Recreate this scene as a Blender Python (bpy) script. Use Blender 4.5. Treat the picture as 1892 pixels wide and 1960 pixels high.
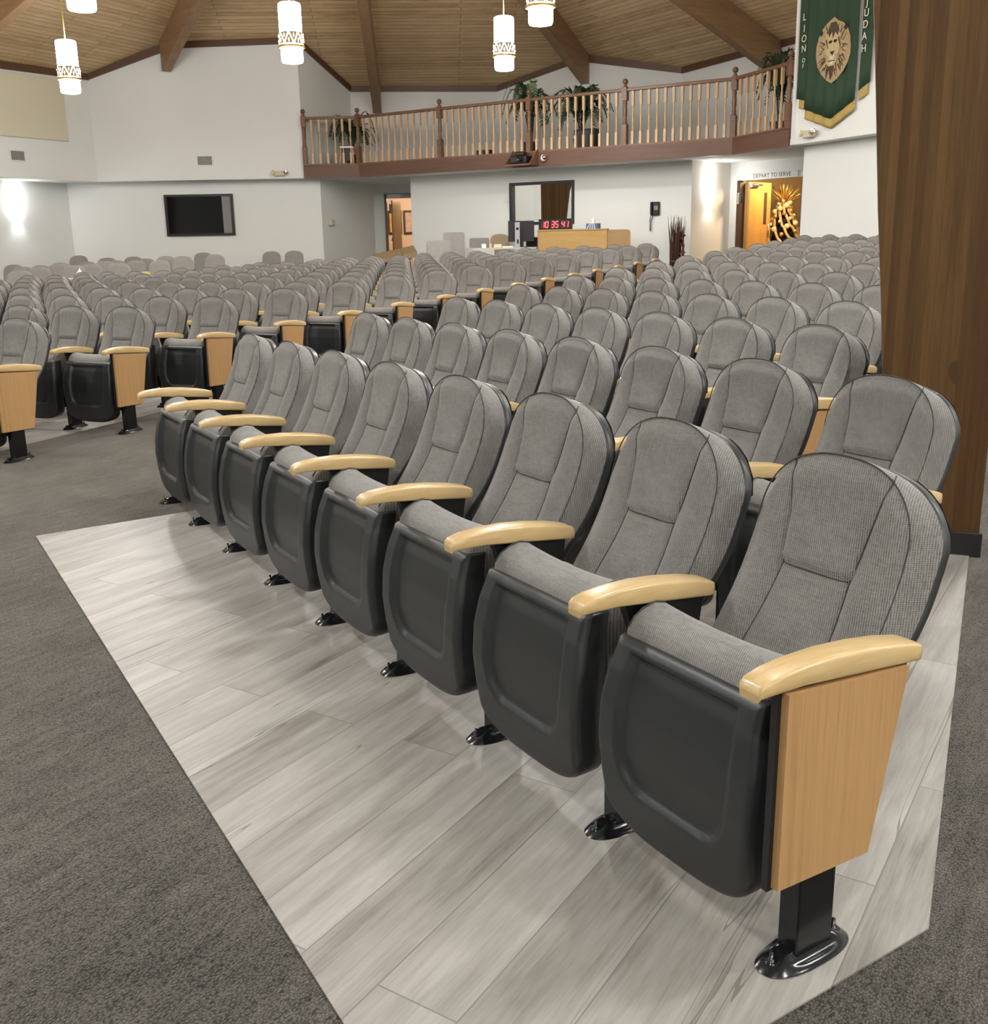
import bpy, math, random
import numpy as np
from mathutils import Vector, Matrix
random.seed(7); np.random.seed(7)
for o in list(bpy.data.objects): bpy.data.objects.remove(o)
sc = bpy.context.scene
COL = sc.collection
# ------------------------------------------------------------------ camera, exposure, world
F_PX, CY_PX, PITCH, ROLL, CAM_H = 1946.35, 937.22, 0.24353, -0.01777, 1.3414
cam = bpy.data.cameras.new('camera'); camo = bpy.data.objects.new('camera', cam); COL.objects.link(camo)
cam.sensor_fit = 'VERTICAL'; cam.sensor_height = 36.0; cam.lens = 36.0*F_PX/1960.0
cam.shift_y = -(980.0-CY_PX)/1960.0; cam.clip_start = .05; cam.clip_end = 200
cp, sp, cr, sr = math.cos(PITCH), math.sin(PITCH), math.cos(ROLL), math.sin(ROLL)
L_ = Vector((0, cp, -sp)); U0 = Vector((0, sp, cp)); R0 = Vector((1, 0, 0))
R_ = R0*cr+U0*sr; U_ = -R0*sr+U0*cr
M = Matrix.Identity(4)
for i in range(3): M[i][0] = R_[i]; M[i][1] = U_[i]; M[i][2] = -L_[i]
M[2][3] = CAM_H
camo.matrix_world = M
sc.camera = camo
sc.view_settings.view_transform = 'Standard'; sc.view_settings.look = 'None'
sc.view_settings.gamma = 1.0; sc.view_settings.use_curve_mapping = False
sc.view_settings.exposure = -0.04
PEND_W = 45.0      # watts of every pendant's downlight
GLASS_E = 46.0       # emission of the lit glass
w = bpy.data.worlds.new('world'); sc.world = w; w.use_nodes = True
w.node_tree.nodes['Background'].inputs[0].default_value = (.9, .95, 1, 1)
w.node_tree.nodes['Background'].inputs[1].default_value = .05

# ------------------------------------------------------------------ helpers
class NT:
    def __init__(s, name):
        s.m = bpy.data.materials.new(name); s.m.use_nodes = True; s.t = s.m.node_tree
        s.b = s.t.nodes['Principled BSDF']
    def n(s, typ, ins=None, **kw):
        x = s.t.nodes.new(typ)
        for k, v in kw.items(): setattr(x, k, v)
        for k, v in (ins or {}).items():
            if isinstance(v, bpy.types.NodeSocket): s.t.links.new(v, x.inputs[k])
            else: x.inputs[k].default_value = v
        return x
    def set(s, **kw):
        for k, v in kw.items():
            k = {'color': 'Base Color', 'rough': 'Roughness', 'metal': 'Metallic', 'emit': 'Emission Color', 'estr': 'Emission Strength', 'spec': 'Specular IOR Level', 'normal': 'Normal', 'coat': 'Coat Weight', 'trans': 'Transmission Weight', 'alpha': 'Alpha', 'sheen': 'Sheen Weight'}[k]
            if isinstance(v, bpy.types.NodeSocket): s.t.links.new(v, s.b.inputs[k])
            else: s.b.inputs[k].default_value = v
        return s
    def math(s, op, a, b=0.0, c=0.0):
        x = s.t.nodes.new('ShaderNodeMath'); x.operation = op
        for i, v in enumerate((a, b, c)):
            if isinstance(v, bpy.types.NodeSocket): s.t.links.new(v, x.inputs[i])
            else: x.inputs[i].default_value = v
        return x.outputs[0]
    def mix(s, f, a, b, mode='MIX'):
        x = s.t.nodes.new('ShaderNodeMix'); x.data_type = 'RGBA'; x.blend_type = mode
        for i, v in ((0, f), (6, a), (7, b)):
            if isinstance(v, bpy.types.NodeSocket): s.t.links.new(v, x.inputs[i])
            else: x.inputs[i].default_value = v if i == 0 else tuple(v)+((1,) if len(v) == 3 else ())
        return x.outputs[2]
    def coord(s, out='Object', scale=(1, 1, 1), rot=(0, 0, 0), loc=(0, 0, 0)):
        c = s.n('ShaderNodeTexCoord')
        mp = s.n('ShaderNodeMapping', {'Vector': c.outputs[out], 'Scale': scale, 'Rotation': rot, 'Location': loc})
        return mp.outputs[0]
    def noise(s, vec, scale, detail=3.0, rough=.55, out=0):
        return s.n('ShaderNodeTexNoise', {'Vector': vec, 'Scale': scale, 'Detail': detail, 'Roughness': rough}).outputs[out]
    def ramp(s, f, stops):
        r = s.n('ShaderNodeValToRGB', {'Fac': f}); e = r.color_ramp.elements
        while len(e) < len(stops): e.new(.5)
        for x, (p, c) in zip(e, stops): x.position = p; x.color = tuple(c)+(1,)
        return r.outputs[0]
    def bump(s, h, strength=.3, dist=.01):
        s.set(normal=s.n('ShaderNodeBump', {'Height': h, 'Strength': strength, 'Distance': dist}).outputs[0])

def simple(name, c, rough=.5, metal=0.0, noise=0.06, nscale=40, **kw):
    t = NT(name); v = t.noise(t.coord(), nscale, 3)
    col = t.mix(t.math('MULTIPLY', v, 1.0), [max(0, x*(1-noise*2)) for x in c], [min(1, x*(1+noise*2)) for x in c])
    t.set(color=col, rough=rough, metal=metal, **kw); return t.m

def wood(name, c1, c2, axis, scale=30, stretch=.06, rough=.4, fine=1.0, coat=0.0, wscale=4.0):
    """wood grain running along one object axis"""
    t = NT(name); s = [1, 1, 1]; s[axis] = stretch
    v = t.coord(scale=s)
    a = t.noise(v, scale, 5, .6); b = t.noise(v, scale*5, 3, .7); c = t.noise(v, wscale, 2)
    f = t.math('ADD', t.math('MULTIPLY', a, .5), t.math('ADD', t.math('MULTIPLY', b, .35*fine), t.math('MULTIPLY', c, .25)))
    col = t.ramp(f, [(.32, c1), (.72, c2)])
    t.set(color=col, rough=rough, coat=coat); t.bump(b, .08, .002); return t.m

class MB:
    """collects vertices and faces for one mesh"""
    def __init__(s): s.v = []; s.f = []; s.mi = []; s.sm = []
    def add(s, vs, fs, mi=0, smooth=False):
        o = len(s.v); s.v += [tuple(map(float, p)) for p in vs]
        for f in fs: s.f.append(tuple(o+i for i in f)); s.mi.append(mi); s.sm.append(smooth)
        return s
    def box(s, x0, x1, y0, y1, z0, z1, mi=0, bev=0.0, xf=None):
        if bev > 0:
            b = bev; vs = []; 
            xs = (x0, x1); ys = (y0, y1); zs = (z0, z1); idx = {}
            for i in (0, 1):
                for j in (0, 1):
                    for k in (0, 1):
                        sx = 1 if i == 0 else -1; sy = 1 if j == 0 else -1; sz = 1 if k == 0 else -1
                        for a, p in enumerate(((xs[i], ys[j]+sy*b, zs[k]+sz*b), (xs[i]+sx*b, ys[j], zs[k]+sz*b), (xs[i]+sx*b, ys[j]+sy*b, zs[k]))):
                            idx[i, j, k, a] = len(vs); vs.append(p)
            fs = []
            for i in (0, 1): 
                q = [idx[i, 0, 0, 0], idx[i, 1, 0, 0], idx[i, 1, 1, 0], idx[i, 0, 1, 0]]; fs.append(q if i else q[::-1])
            for j in (0, 1):
                q = [idx[0, j, 0, 1], idx[0, j, 1, 1], idx[1, j, 1, 1], idx[1, j, 0, 1]]; fs.append(q if j else q[::-1])
            for k in (0, 1):
                q = [idx[0, 0, k, 2], idx[1, 0, k, 2], idx[1, 1, k, 2], idx[0, 1, k, 2]]; fs.append(q if k else q[::-1])
            for i in (0, 1):
                for j in (0, 1):
                    q = [idx[i, j, 0, 0], idx[i, j, 0, 1], idx[i, j, 1, 1], idx[i, j, 1, 0]]; fs.append(q if i != j else q[::-1])
            for i in (0, 1):
                for k in (0, 1):
                    q = [idx[i, 0, k, 0], idx[i, 1, k, 0], idx[i, 1, k, 2], idx[i, 0, k, 2]]; fs.append(q if i != k else q[::-1])
            for j in (0, 1):
                for k in (0, 1):
                    q = [idx[0, j, k, 1], idx[0, j, k, 2], idx[1, j, k, 2], idx[1, j, k, 1]]; fs.append(q if j != k else q[::-1])
            for i in (0, 1):
                for j in (0, 1):
                    for k in (0, 1):
                        q = [idx[i, j, k, 0], idx[i, j, k, 1], idx[i, j, k, 2]]; fs.append(q if (i+j+k) % 2 == 0 else q[::-1])
        else:
            vs = [(x, y, z) for x in (x0, x1) for y in (y0, y1) for z in (z0, z1)]
            fs = [(0, 1, 3, 2), (4, 6, 7, 5), (0, 4, 5, 1), (2, 3, 7, 6), (0, 2, 6, 4), (1, 5, 7, 3)]
        if xf: vs = [xf(p) for p in vs]
        return s.add(vs, fs, mi)
    def prism(s, poly, z0, z1, mi=0, f=None):
        """polygon (2-D list) extruded z0..z1; f maps (a, b, h) to xyz"""
        f = f or (lambda a, b, h: (a, b, h)); n = len(poly)
        vs = [f(a, b, z0) for a, b in poly]+[f(a, b, z1) for a, b in poly]
        fs = [tuple(range(n))[::-1], tuple(range(n, 2*n))]+[(i, (i+1) % n, n+(i+1) % n, n+i) for i in range(n)]
        return s.add(vs, fs, mi)
    def lathe(s, prof, seg=16, c=(0, 0, 0), mi=0, smooth=True, square=None, caps=True):
        vs = []; n = len(prof)
        for r, z in prof:
            for k in range(seg):
                a = 2*math.pi*k/seg; vs.append((c[0]+r*math.cos(a), c[1]+r*math.sin(a), c[2]+z))
        fs = [(i*seg+k, i*seg+(k+1) % seg, (i+1)*seg+(k+1) % seg, (i+1)*seg+k) for i in range(n-1) for k in range(seg)]
        if caps:
            fs += [tuple(range(seg))[::-1], tuple((n-1)*seg+k for k in range(seg))]
        return s.add(vs, fs, mi, smooth)
    def tube(s, pts, r, seg=6, mi=0, rads=None, caps=True):
        pts = [Vector(p) for p in pts]; n = len(pts); vs = []
        up = Vector((0, 0, 1))
        for i, p in enumerate(pts):
            d = (pts[min(i+1, n-1)]-pts[max(i-1, 0)]).normalized()
            a = d.cross(up)
            if a.length < 1e-3: a = d.cross(Vector((1, 0, 0)))
            a.normalize(); b = d.cross(a)
            rr = rads[i] if rads else r
            for k in range(seg):
                t = 2*math.pi*k/seg; vs.append(p+(a*math.cos(t)+b*math.sin(t))*rr)
        fs = [(i*seg+k, i*seg+(k+1) % seg, (i+1)*seg+(k+1) % seg, (i+1)*seg+k) for i in range(n-1) for k in range(seg)]
        if caps: fs += [tuple(range(seg))[::-1], tuple((n-1)*seg+k for k in range(seg))]
        return s.add(vs, fs, mi, True)
    def grid(s, rows, mi=0, smooth=True, closed=False, flip=False):
        """rows: list of equal-length point lists"""
        n = len(rows); m = len(rows[0]); vs = [p for r in rows for p in r]; fs = []
        for i in range(n-1):
            for j in range(m if closed else m-1):
                q = (i*m+j, i*m+(j+1) % m, (i+1)*m+(j+1) % m, (i+1)*m+j); fs.append(q[::-1] if flip else q)
        return s.add(vs, fs, mi, smooth)
    def sphere(s, c, r, mi=0, seg=12, rings=8, sq=(1, 1, 1)):
        pr = []
        for i in range(rings+1):
            a = math.pi*i/rings-math.pi/2; pr.append((max(1e-4, math.cos(a))*r, math.sin(a)*r))
        o = len(s.v); s.lathe(pr, seg, (0, 0, 0), mi)
        for i in range(o, len(s.v)):
            x, y, z = s.v[i]; s.v[i] = (c[0]+x*sq[0], c[1]+y*sq[1], c[2]+z*sq[2])
        return s
    def mesh(s, name, mats):
        me = bpy.data.meshes.new(name); me.from_pydata(s.v, [], s.f)
        for m in mats: me.materials.append(m)
        me.polygons.foreach_set('material_index', s.mi); me.polygons.foreach_set('use_smooth', s.sm)
        me.update(); return me
    def build(s, name, mats, parent=None, loc=None, rz=0.0):
        if not isinstance(mats, (list, tuple)): mats = [mats]
        o = bpy.data.objects.new(name, s.mesh(name, mats)); COL.objects.link(o)
        if parent: o.parent = parent
        if loc is not None: o.location = loc
        o.rotation_euler[2] = rz
        return o

def tag(o, label, cat, group=None):
    o['label'] = label; o['category'] = cat
    if group: o['group'] = group
    return o
def thing(name, label, cat, loc=(0, 0, 0), rz=0.0, group=None):
    o = bpy.data.objects.new(name, None); COL.objects.link(o); o.location = loc; o.rotation_euler[2] = rz
    o.empty_display_size = .1
    return tag(o, label, cat, group)
def struct(o): o['kind'] = 'structure'; return o
def copy_tree(o, parent=None):
    c = o.copy(); COL.objects.link(c)
    if parent: c.parent = parent
    for ch in list(o.children): copy_tree(ch, c)
    return c
def text_mesh(body, size, mat, name, parent, font_scale=(1, 1), ext=.002, align='CENTER', spacing=1.0):
    cu = bpy.data.curves.new(name, 'FONT'); cu.body = body; cu.size = size; cu.extrude = ext; cu.align_x = align; cu.align_y = 'CENTER'; cu.space_character = spacing
    t = bpy.data.objects.new(name+'_curve', cu); COL.objects.link(t)
    dg = bpy.context.evaluated_depsgraph_get(); dg.update()
    me = bpy.data.meshes.new_from_object(t.evaluated_get(dg)); bpy.data.objects.remove(t); bpy.data.curves.remove(cu)
    me.materials.clear(); me.materials.append(mat)
    for v in me.vertices: v.co.x *= font_scale[0]; v.co.y *= font_scale[1]
    o = bpy.data.objects.new(name, me); COL.objects.link(o)
    if parent: o.parent = parent
    return o
def sstep(a, b, x):
    t = min(1, max(0, (x-a)/(b-a))); return t*t*(3-2*t)
def ordinal(n):
    return ['first', 'second', 'third', 'fourth', 'fifth', 'sixth', 'seventh', 'eighth', 'ninth', 'tenth', 'eleventh', 'twelfth', 'thirteenth', 'fourteenth', 'fifteenth', 'sixteenth', 'seventeenth', 'eighteenth'][n-1]

# ------------------------------------------------------------------ materials
def fabric(name, light, dark, weave=(.0052, .0044), amt=1.0):
    t = NT(name); c = t.n('ShaderNodeTexCoord').outputs['Object']
    sx = t.n('ShaderNodeSeparateXYZ', {'Vector': c})
    wob = t.noise(t.coord(), 60, 2)
    u = t.math('ADD', t.math('ADD', sx.outputs[0], t.math('MULTIPLY', sx.outputs[1], .5)), t.math('MULTIPLY', wob, .002))
    v = t.math('ADD', t.math('SUBTRACT', sx.outputs[2], sx.outputs[1]), t.math('MULTIPLY', wob, .002))
    su = t.math('SINE', t.math('MULTIPLY', u, 2*math.pi/weave[0])); sv = t.math('SINE', t.math('MULTIPLY', v, 2*math.pi/weave[1]))
    thr = t.math('MAXIMUM', t.math('MULTIPLY', t.math('ADD', su, .35), t.math('ADD', sv, .35)), 0.0)
    thr = t.math('MINIMUM', t.math('MULTIPLY', thr, 1.1), 1.0)
    st = t.noise(t.coord(scale=(8, 30, 160)), 3.0, 3, .7); st2 = t.noise(t.coord(scale=(220, 60, 12)), 2.0, 2, .7)
    big = t.noise(t.coord(), 9, 2)
    f = t.math('ADD', t.math('MULTIPLY', thr, .62*amt), t.math('MULTIPLY', t.math('SUBTRACT', t.math('MULTIPLY', t.math('ADD', st, st2), .5), .42), 1.1))
    f = t.math('ADD', f, t.math('MULTIPLY', t.math('SUBTRACT', big, .5), .25))
    col = t.ramp(f, [(.0, light), (.75, dark)])
    t.set(color=col, rough=.95, spec=.15, sheen=.25)
    t.bump(t.math('SUBTRACT', 1.0, thr), .35, .0015); return t.m
M_FAB = fabric('grey_tweed', (.27, .257, .24), (.024, .0225, .021))
M_FAB2 = fabric('grey_upholstery', (.33, .318, .30), (.15, .143, .134), amt=.5)
M_TAN = fabric('tan_upholstery', (.42, .32, .22), (.2, .15, .1), amt=.5)
M_SEAM = simple('seam_thread', (.05, .048, .046), .9)
def plastic(name, c, rough, bump=.12):
    t = NT(name); v = t.noise(t.coord(), 700, 2); s = t.noise(t.coord(), 5, 2)
    t.set(color=t.mix(s, [x*.88 for x in c], [x*1.12 for x in c]), rough=rough, spec=.45); t.bump(v, bump, .0006); return t.m
M_PL = plastic('charcoal_plastic', (.024, .0255, .026), .38)
M_BLK = simple('gloss_black_metal', (.006, .006, .007), .16, .0, .05)
M_BLKM = simple('black_plate', (.008, .008, .009), .45)
M_STEEL = simple('bright_steel', (.55, .55, .55), .25, 1.0)
M_ARM = wood('oak_armrest', (.40, .255, .095), (.62, .45, .225), 1, 26, .07, .33, coat=.25)
M_PANEL = wood('oak_laminate', (.225, .105, .036), (.43, .25, .105), 2, 100, .014, .42, 1.8)
def wallmat(name, c, rough=.9):
    t = NT(name); a = t.noise(t.coord(), 1.3, 3); b = t.noise(t.coord(), 90, 2)
    t.set(color=t.mix(a, [x*.97 for x in c], [min(1, x*1.02) for x in c]), rough=rough, spec=.2); t.bump(b, .12, .003); return t.m
M_WALL = wallmat('white_paint', (.79, .805, .785))
M_CREAM = wallmat('cream_paint', (.80, .74, .66))
M_FOY = wallmat('foyer_paint', (.62, .45, .27))
M_FOYL = wallmat('foyer_pink_paint', (.85, .62, .47))
M_DARKWALL = wallmat('dim_wall', (.55, .54, .52))

def carpet():
    t = NT('brown_grey_carpet')
    v0 = t.coord(); rotv = t.coord(rot=(0, 0, math.radians(-57)))
    ang = t.noise(v0, 2.2, 2)
    loops = t.n('ShaderNodeTexVoronoi', {'Vector': t.n('ShaderNodeMapping', {'Vector': rotv, 'Scale': (150, 260, 100)}).outputs[0], 'Scale': 1.0, 'Randomness': .85}).outputs[0]
    br = t.n('ShaderNodeTexBrick', {'Vector': rotv, 'Scale': 1.0, 'Color1': (.35, .35, .35, 1), 'Color2': (.65, .65, .65, 1), 'Mortar': (.3, .3, .3, 1), 'Mortar Size': .002, 'Brick Width': .61, 'Row Height': .61, 'Bias': 0.0})
    streak = t.noise(t.n('ShaderNodeMapping', {'Vector': rotv, 'Scale': (6, 34, 1)}).outputs[0], 1.0, 4, .7)
    fine = t.noise(v0, 240, 2)
    f = t.math('ADD', t.math('MULTIPLY', loops, .55), t.math('ADD', t.math('MULTIPLY', streak, .55), t.math('MULTIPLY', fine, .35)))
    f = t.math('ADD', f, t.math('MULTIPLY', t.math('SUBTRACT', br.outputs[0], .5), .12))
    f = t.math('ADD', f, t.math('MULTIPLY', t.math('SUBTRACT', ang, .5), .25))
    col = t.ramp(f, [(.30, (.19, .175, .155)), (.62, (.085, .077, .067)), (.95, (.012, .0108, .0092))])
    t.set(color=col, rough=1.0, spec=.05, sheen=.22); t.b.inputs['Sheen Tint'].default_value = (1, .93, .83, 1); t.bump(t.math('SUBTRACT', 1.0, loops), .6, .004); return t.m
M_CARPET = carpet()
def planks(name, ang, wd, ln, cols, rough, seam=(.09, .078, .068), knots=True, mort=.0018, bump=.1, sm=.6):
    t = NT(name); v = t.coord(rot=(0, 0, -ang))
    br = t.n('ShaderNodeTexBrick', {'Vector': v, 'Scale': 1.0, 'Color1': (0, 0, 0, 1), 'Color2': (1, 1, 1, 1), 'Mortar': (.5, .5, .5, 1), 'Mortar Size': mort, 'Mortar Smooth': .3, 'Brick Width': ln, 'Row Height': wd, 'Bias': 0.0}, offset=.37)
    pid = t.math('MULTIPLY', br.outputs[0], 7.3)
    off = t.n('ShaderNodeCombineXYZ', {'X': pid, 'Y': t.math('MULTIPLY', pid, 3.1), 'Z': pid}).outputs[0]
    vv = t.n('ShaderNodeVectorMath', {0: v, 1: off}, operation='ADD').outputs[0]
    g1 = t.noise(t.n('ShaderNodeMapping', {'Vector': vv, 'Scale': (1.6, 16, 1)}).outputs[0], 1.0, 6, .68)
    g2 = t.noise(t.n('ShaderNodeMapping', {'Vector': vv, 'Scale': (7, 170, 1)}).outputs[0], 1.0, 4, .7)
    g3 = t.noise(t.n('ShaderNodeMapping', {'Vector': vv, 'Scale': (2.5, 5, 1)}).outputs[0], 1.0, 3, .6)
    f = t.math('ADD', t.math('MULTIPLY', g1, .62), t.math('ADD', t.math('MULTIPLY', g2, .24), t.math('MULTIPLY', g3, .22)))
    f = t.math('ADD', f, t.math('MULTIPLY', t.math('SUBTRACT', br.outputs[0], .5), .16))
    col = t.ramp(f, cols)
    if knots:
        ck = t.noise(t.n('ShaderNodeMapping', {'Vector': vv, 'Scale': (.55, 15, 1)}).outputs[0], 1.0, 2, .5)
        crack = t.math('LESS_THAN', t.math('ABSOLUTE', t.math('SUBTRACT', ck, .64)), .0045)
        col = t.mix(t.math('MULTIPLY', crack, .65), col, seam)
    col = t.mix(t.math('MULTIPLY', br.outputs[1], sm), col, seam)
    t.set(color=col, rough=rough, spec=.4)
    t.bump(t.math('SUBTRACT', g2, t.math('MULTIPLY', br.outputs[1], 2.0)), bump, .002); return t.m
M_PLANK = planks('whitewashed_planks', math.radians(57), .178, 1.22, [(.30, (.12, .104, .09)), (.46, (.245, .226, .203)), (.70, (.385, .365, .335))], .42)
M_CEIL = planks('pine_ceiling_boards', 0.0, .135, 3.4, [(.32, (.36, .225, .11)), (.50, (.58, .40, .215)), (.72, (.74, .55, .33))], .55, seam=(.075, .042, .02), knots=False, mort=.006, bump=.05, sm=.9)
M_BEAM = wood('dark_beam', (.17, .095, .045), (.36, .22, .115), 0, 14, .08, .5)
M_TRIM = wood('dark_trim', (.07, .032, .016), (.14, .07, .036), 0, 18, .08, .45)
M_RAIL = wood('stained_rail', (.105, .045, .022), (.21, .105, .055), 0, 22, .08, .4)
M_BAL = wood('tan_baluster', (.42, .27, .15), (.66, .46, .28), 2, 26, .06, .45)
M_FASC = wood('mahogany_fascia', (.095, .042, .026), (.155, .075, .048), 0, 14, .08, .45)
def lam():
    t = NT('laminated_column'); v = t.coord()
    br = t.n('ShaderNodeTexBrick', {'Vector': t.n('ShaderNodeMapping', {'Vector': v, 'Rotation': (0, math.radians(90), math.radians(90))}).outputs[0], 'Scale': 1.0, 'Color1': (.3, .3, .3, 1), 'Color2': (.7, .7, .7, 1), 'Mortar': (.4, .4, .4, 1), 'Mortar Size': .0006, 'Brick Width': 2.6, 'Row Height': .036})
    s = t.n('ShaderNodeSeparateXYZ', {'Vector': v})
    lid = t.math('FLOOR', t.math('DIVIDE', s.outputs[0], .034))
    wn = t.n('ShaderNodeTexWhiteNoise', {'W': lid}, noise_dimensions='1D').outputs[0]
    vv = t.n('ShaderNodeCombineXYZ', {'X': t.math('ADD', t.math('MULTIPLY', s.outputs[0], 34), t.math('MULTIPLY', lid, 4.3)), 'Y': t.math('MULTIPLY', s.outputs[1], 34), 'Z': t.math('ADD', t.math('MULTIPLY', s.outputs[2], 1.5), t.math('MULTIPLY', wn, 20))}).outputs[0]
    g = t.noise(vv, 1.0, 5, .65); g2 = t.noise(vv, 5.0, 3, .7)
    kn = t.noise(t.n('ShaderNodeVectorMath', {0: vv, 1: (.10, .10, 2.2)}, operation='MULTIPLY').outputs[0], 1.0, 1, .4)
    f = t.math('ADD', t.math('MULTIPLY', g, .5), t.math('ADD', t.math('MULTIPLY', g2, .25), t.math('MULTIPLY', wn, .3)))
    col = t.ramp(f, [(.25, (.044, .021, .006)), (.5, (.088, .044, .0135)), (.8, (.15, .080, .028))])
    col = t.mix(t.math('MULTIPLY', t.math('GREATER_THAN', kn, .76), .6), col, (.045, .02, .008))
    edge = t.math('LESS_THAN', t.math('FRACT', t.math('DIVIDE', s.outputs[0], .034)), .035)
    col = t.mix(t.math('MULTIPLY', edge, .35), col, (.05, .025, .012))
    t.set(color=col, rough=.6, spec=.2); return t.m
M_LAM = lam()
def emis(name, c, e):
    t = NT(name); n = t.noise(t.coord(), 3, 1)
    t.set(color=(c[0], c[1], c[2], 1), emit=t.mix(n, [x*.97 for x in c], c), estr=e, rough=.4); return t.m
M_GLASS = emis('lit_opal_glass', (1, .99, .965), GLASS_E)
M_BRONZE = simple('bronze_band', (.30, .22, .12), .5, .3)
M_BRASS = simple('brass', (.62, .42, .14), .3, .9)
M_BLACKGL = simple('black_screen', (.004, .004, .005), .08)
M_FRAME = simple('black_frame', (.008, .008, .009), .4)
M_BEIGE = wallmat('beige_acoustic_fabric', (.70, .66, .51))
M_BOXB = simple('beige_plastic', (.62, .56, .40), .5)
M_WHITEP = simple('white_plastic', (.75, .75, .74), .45)
M_VENT = simple('grey_grille', (.22, .22, .21), .5)
M_GREEN = simple('banner_green', (.016, .047, .021), .75, 0, .15, 30)
M_GOLD = simple('gold_fringe', (.42, .31, .08), .6, .2, .15, 60)
M_LETTER = simple('cream_letters', (.80, .76, .58), .6)
M_LEAF = simple('palm_leaf', (.022, .05, .02), .5, 0, .3, 8)
M_LEAFL = simple('palm_leaf_light', (.14, .22, .10), .5, 0, .2, 8)
M_POT = simple('dark_pot', (.05, .03, .022), .5)
M_OAK = wood('oak_desk', (.40, .235, .075), (.55, .35, .13), 0, 26, .08, .4)
M_OAKX = wood('oak_side', (.33, .20, .085), (.45, .29, .13), 2, 26, .08, .4)
M_DOOR = wood('honey_door', (.50, .235, .055), (.68, .36, .10), 2, 26, .06, .35)
M_DARKW = wood('dark_walnut', (.05, .028, .016), (.10, .055, .03), 2, 20, .08, .4)
M_TEAL = simple('sign_lettering', (.05, .065, .075), .5)
M_LTRIM = simple('lectern_top', (.20, .145, .07), .5)
M_GREYT = simple('grey_table', (.55, .54, .50), .45)
M_RED = emis('red_digits', (1, .06, .07), 5.0)
M_DIM = emis('unlit_digits', (.25, .02, .025), .12)
M_TWIG = simple('brown_twigs', (.075, .036, .02), .8, 0, .3, 60)
M_BERRY = simple('red_leaf', (.16, .035, .02), .7)
M_TREE = simple('dark_fir', (.012, .012, .010), .8, 0, .3, 20)
M_BAUB = simple('cream_bauble', (.82, .70, .42), .3)
M_BAUG = simple('gold_bauble', (.75, .46, .14), .28, .6)
M_RIB = simple('gold_ribbon', (.68, .42, .18), .5, .2)
M_PAPER = simple('white_paper', (.85, .85, .83), .8)
M_YEL = simple('yellow_card', (.62, .55, .14), .7)
M_BLUE = simple('blue_tissue_box', (.09, .15, .27), .6)
def mirror():
    t = NT('reflective_booth_glass'); n = t.noise(t.coord(), 2, 1)
    t.set(color=(.62, .64, .62, 1), metal=1.0, rough=t.math('MULTIPLY', n, .03)); return t.m
M_MIRROR = mirror()

# ------------------------------------------------------------------ plan: seat rows and floor heights
S = .53
R_Q0 = np.array((.5749, 1.6743)); R_TH = 2.1300; R_D = .9457; R_G = .0324
R_T = np.array((math.cos(R_TH), math.sin(R_TH))); R_N = np.array((-R_T[1], R_T[0]))
R_OFF = [7.5*S, 4.5874, 5.1212, 5.7374, 6.2691, 6.855, 7.3524, 7.9315, 8.4403, 9.0217, 9.5194, 10.0829, 10.6058, 11.17]
def seat_R(k, i):                       # row k (1 = front), seat i from the left aisle
    return R_Q0+R_T*(R_OFF[k-1]-i*S)-R_N*(R_D*(k-1)), R_G*R_D*(k-1)
CQ = [-3.31773, 6.56487, 2.72814, .00972, .96676, -.03995, -.01408, .01659, .0004, .00561, -.00151, -.00201, -.00024]
def seat_C(k, i):                       # row k, seat i from the right aisle; returns point, heading, height
    x0, y0, th, kk, D, e, z0, g, g2, gs, k2, c1, c2 = CQ
    s = i*S+e*(k-1); d = D*(k-1); m = np.linspace(0, s, 9); a_ = th+kk*m+k2*m*m
    f = lambda y: float(((y[1:]+y[:-1])*.5*np.diff(m)).sum())
    pt = np.array((x0+f(np.cos(a_)), y0+f(np.sin(a_)))); a = th+kk*s+k2*s*s
    t = np.array((math.cos(a), math.sin(a))); n = np.array((-t[1], t[0]))
    return pt-n*d, a, z0+g*d+g2*d*d+gs*s+c1*s*d+c2*s*s
NR = [8, 8, 7, 8, 8, 8, 8, 8, 8, 8, 8, 8, 8, 5]
NC = [10, 12, 12, 13, 13, 13, 13, 13, 11, 11, 11, 10, 10, 8, 5]
NR_END = 1
anch = []
for k in range(1, 15):
    for i in (0, 3, 7): p, z = seat_R(k, i); anch.append((p[0], p[1], z))
for k in range(1, 16):
    for i in (0, 3, 6, 9, 12):
        if i < NC[k-1]+2: p, a, z = seat_C(k, i); anch.append((p[0], p[1], z))
for x, y, z in [(0, 0, 0), (1.2, 0, 0), (-1, 1, 0), (-.6, 1.9, 0), (-1.6, 3.4, 0), (-2.2, 4.6, 0), (-3, 3, 0), (-3, 0, 0), (2.4, 0, 0), (.9, 1.5, 0), (1.7, 2.6, .02), (2.4, 4, .05), (3, 2, .05), (-6, 4, 0), (-10, 3, 0), (-12, 8, 0), (0, -4, 0), (-8, -4, 0), (8, -4, .05), (8, 4, .15), (9, 9, .3), (-13, 14, 0), (-11, 20, .06), (-10.5, 26.4, .16), (-7, 26.4, .2), (-4.2, 26.4, .22), (-2.5, 29.5, .28), (0, 25, .31), (2.5, 23.3, .36), (4.2, 22, .44), (5.8, 22.5, .47), (6, 19, .47), (7, 16, .45), (-2, 25.5, .27), (-15, 22, .1), (9, 20, .5), (0, 31, .3)]: anch.append((x, y, z))
anch = np.array(anch); P2 = anch[:, :2]
def _phi(r): return np.where(r > 1e-9, r*r*np.log(np.maximum(r, 1e-9)), 0.0)
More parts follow.
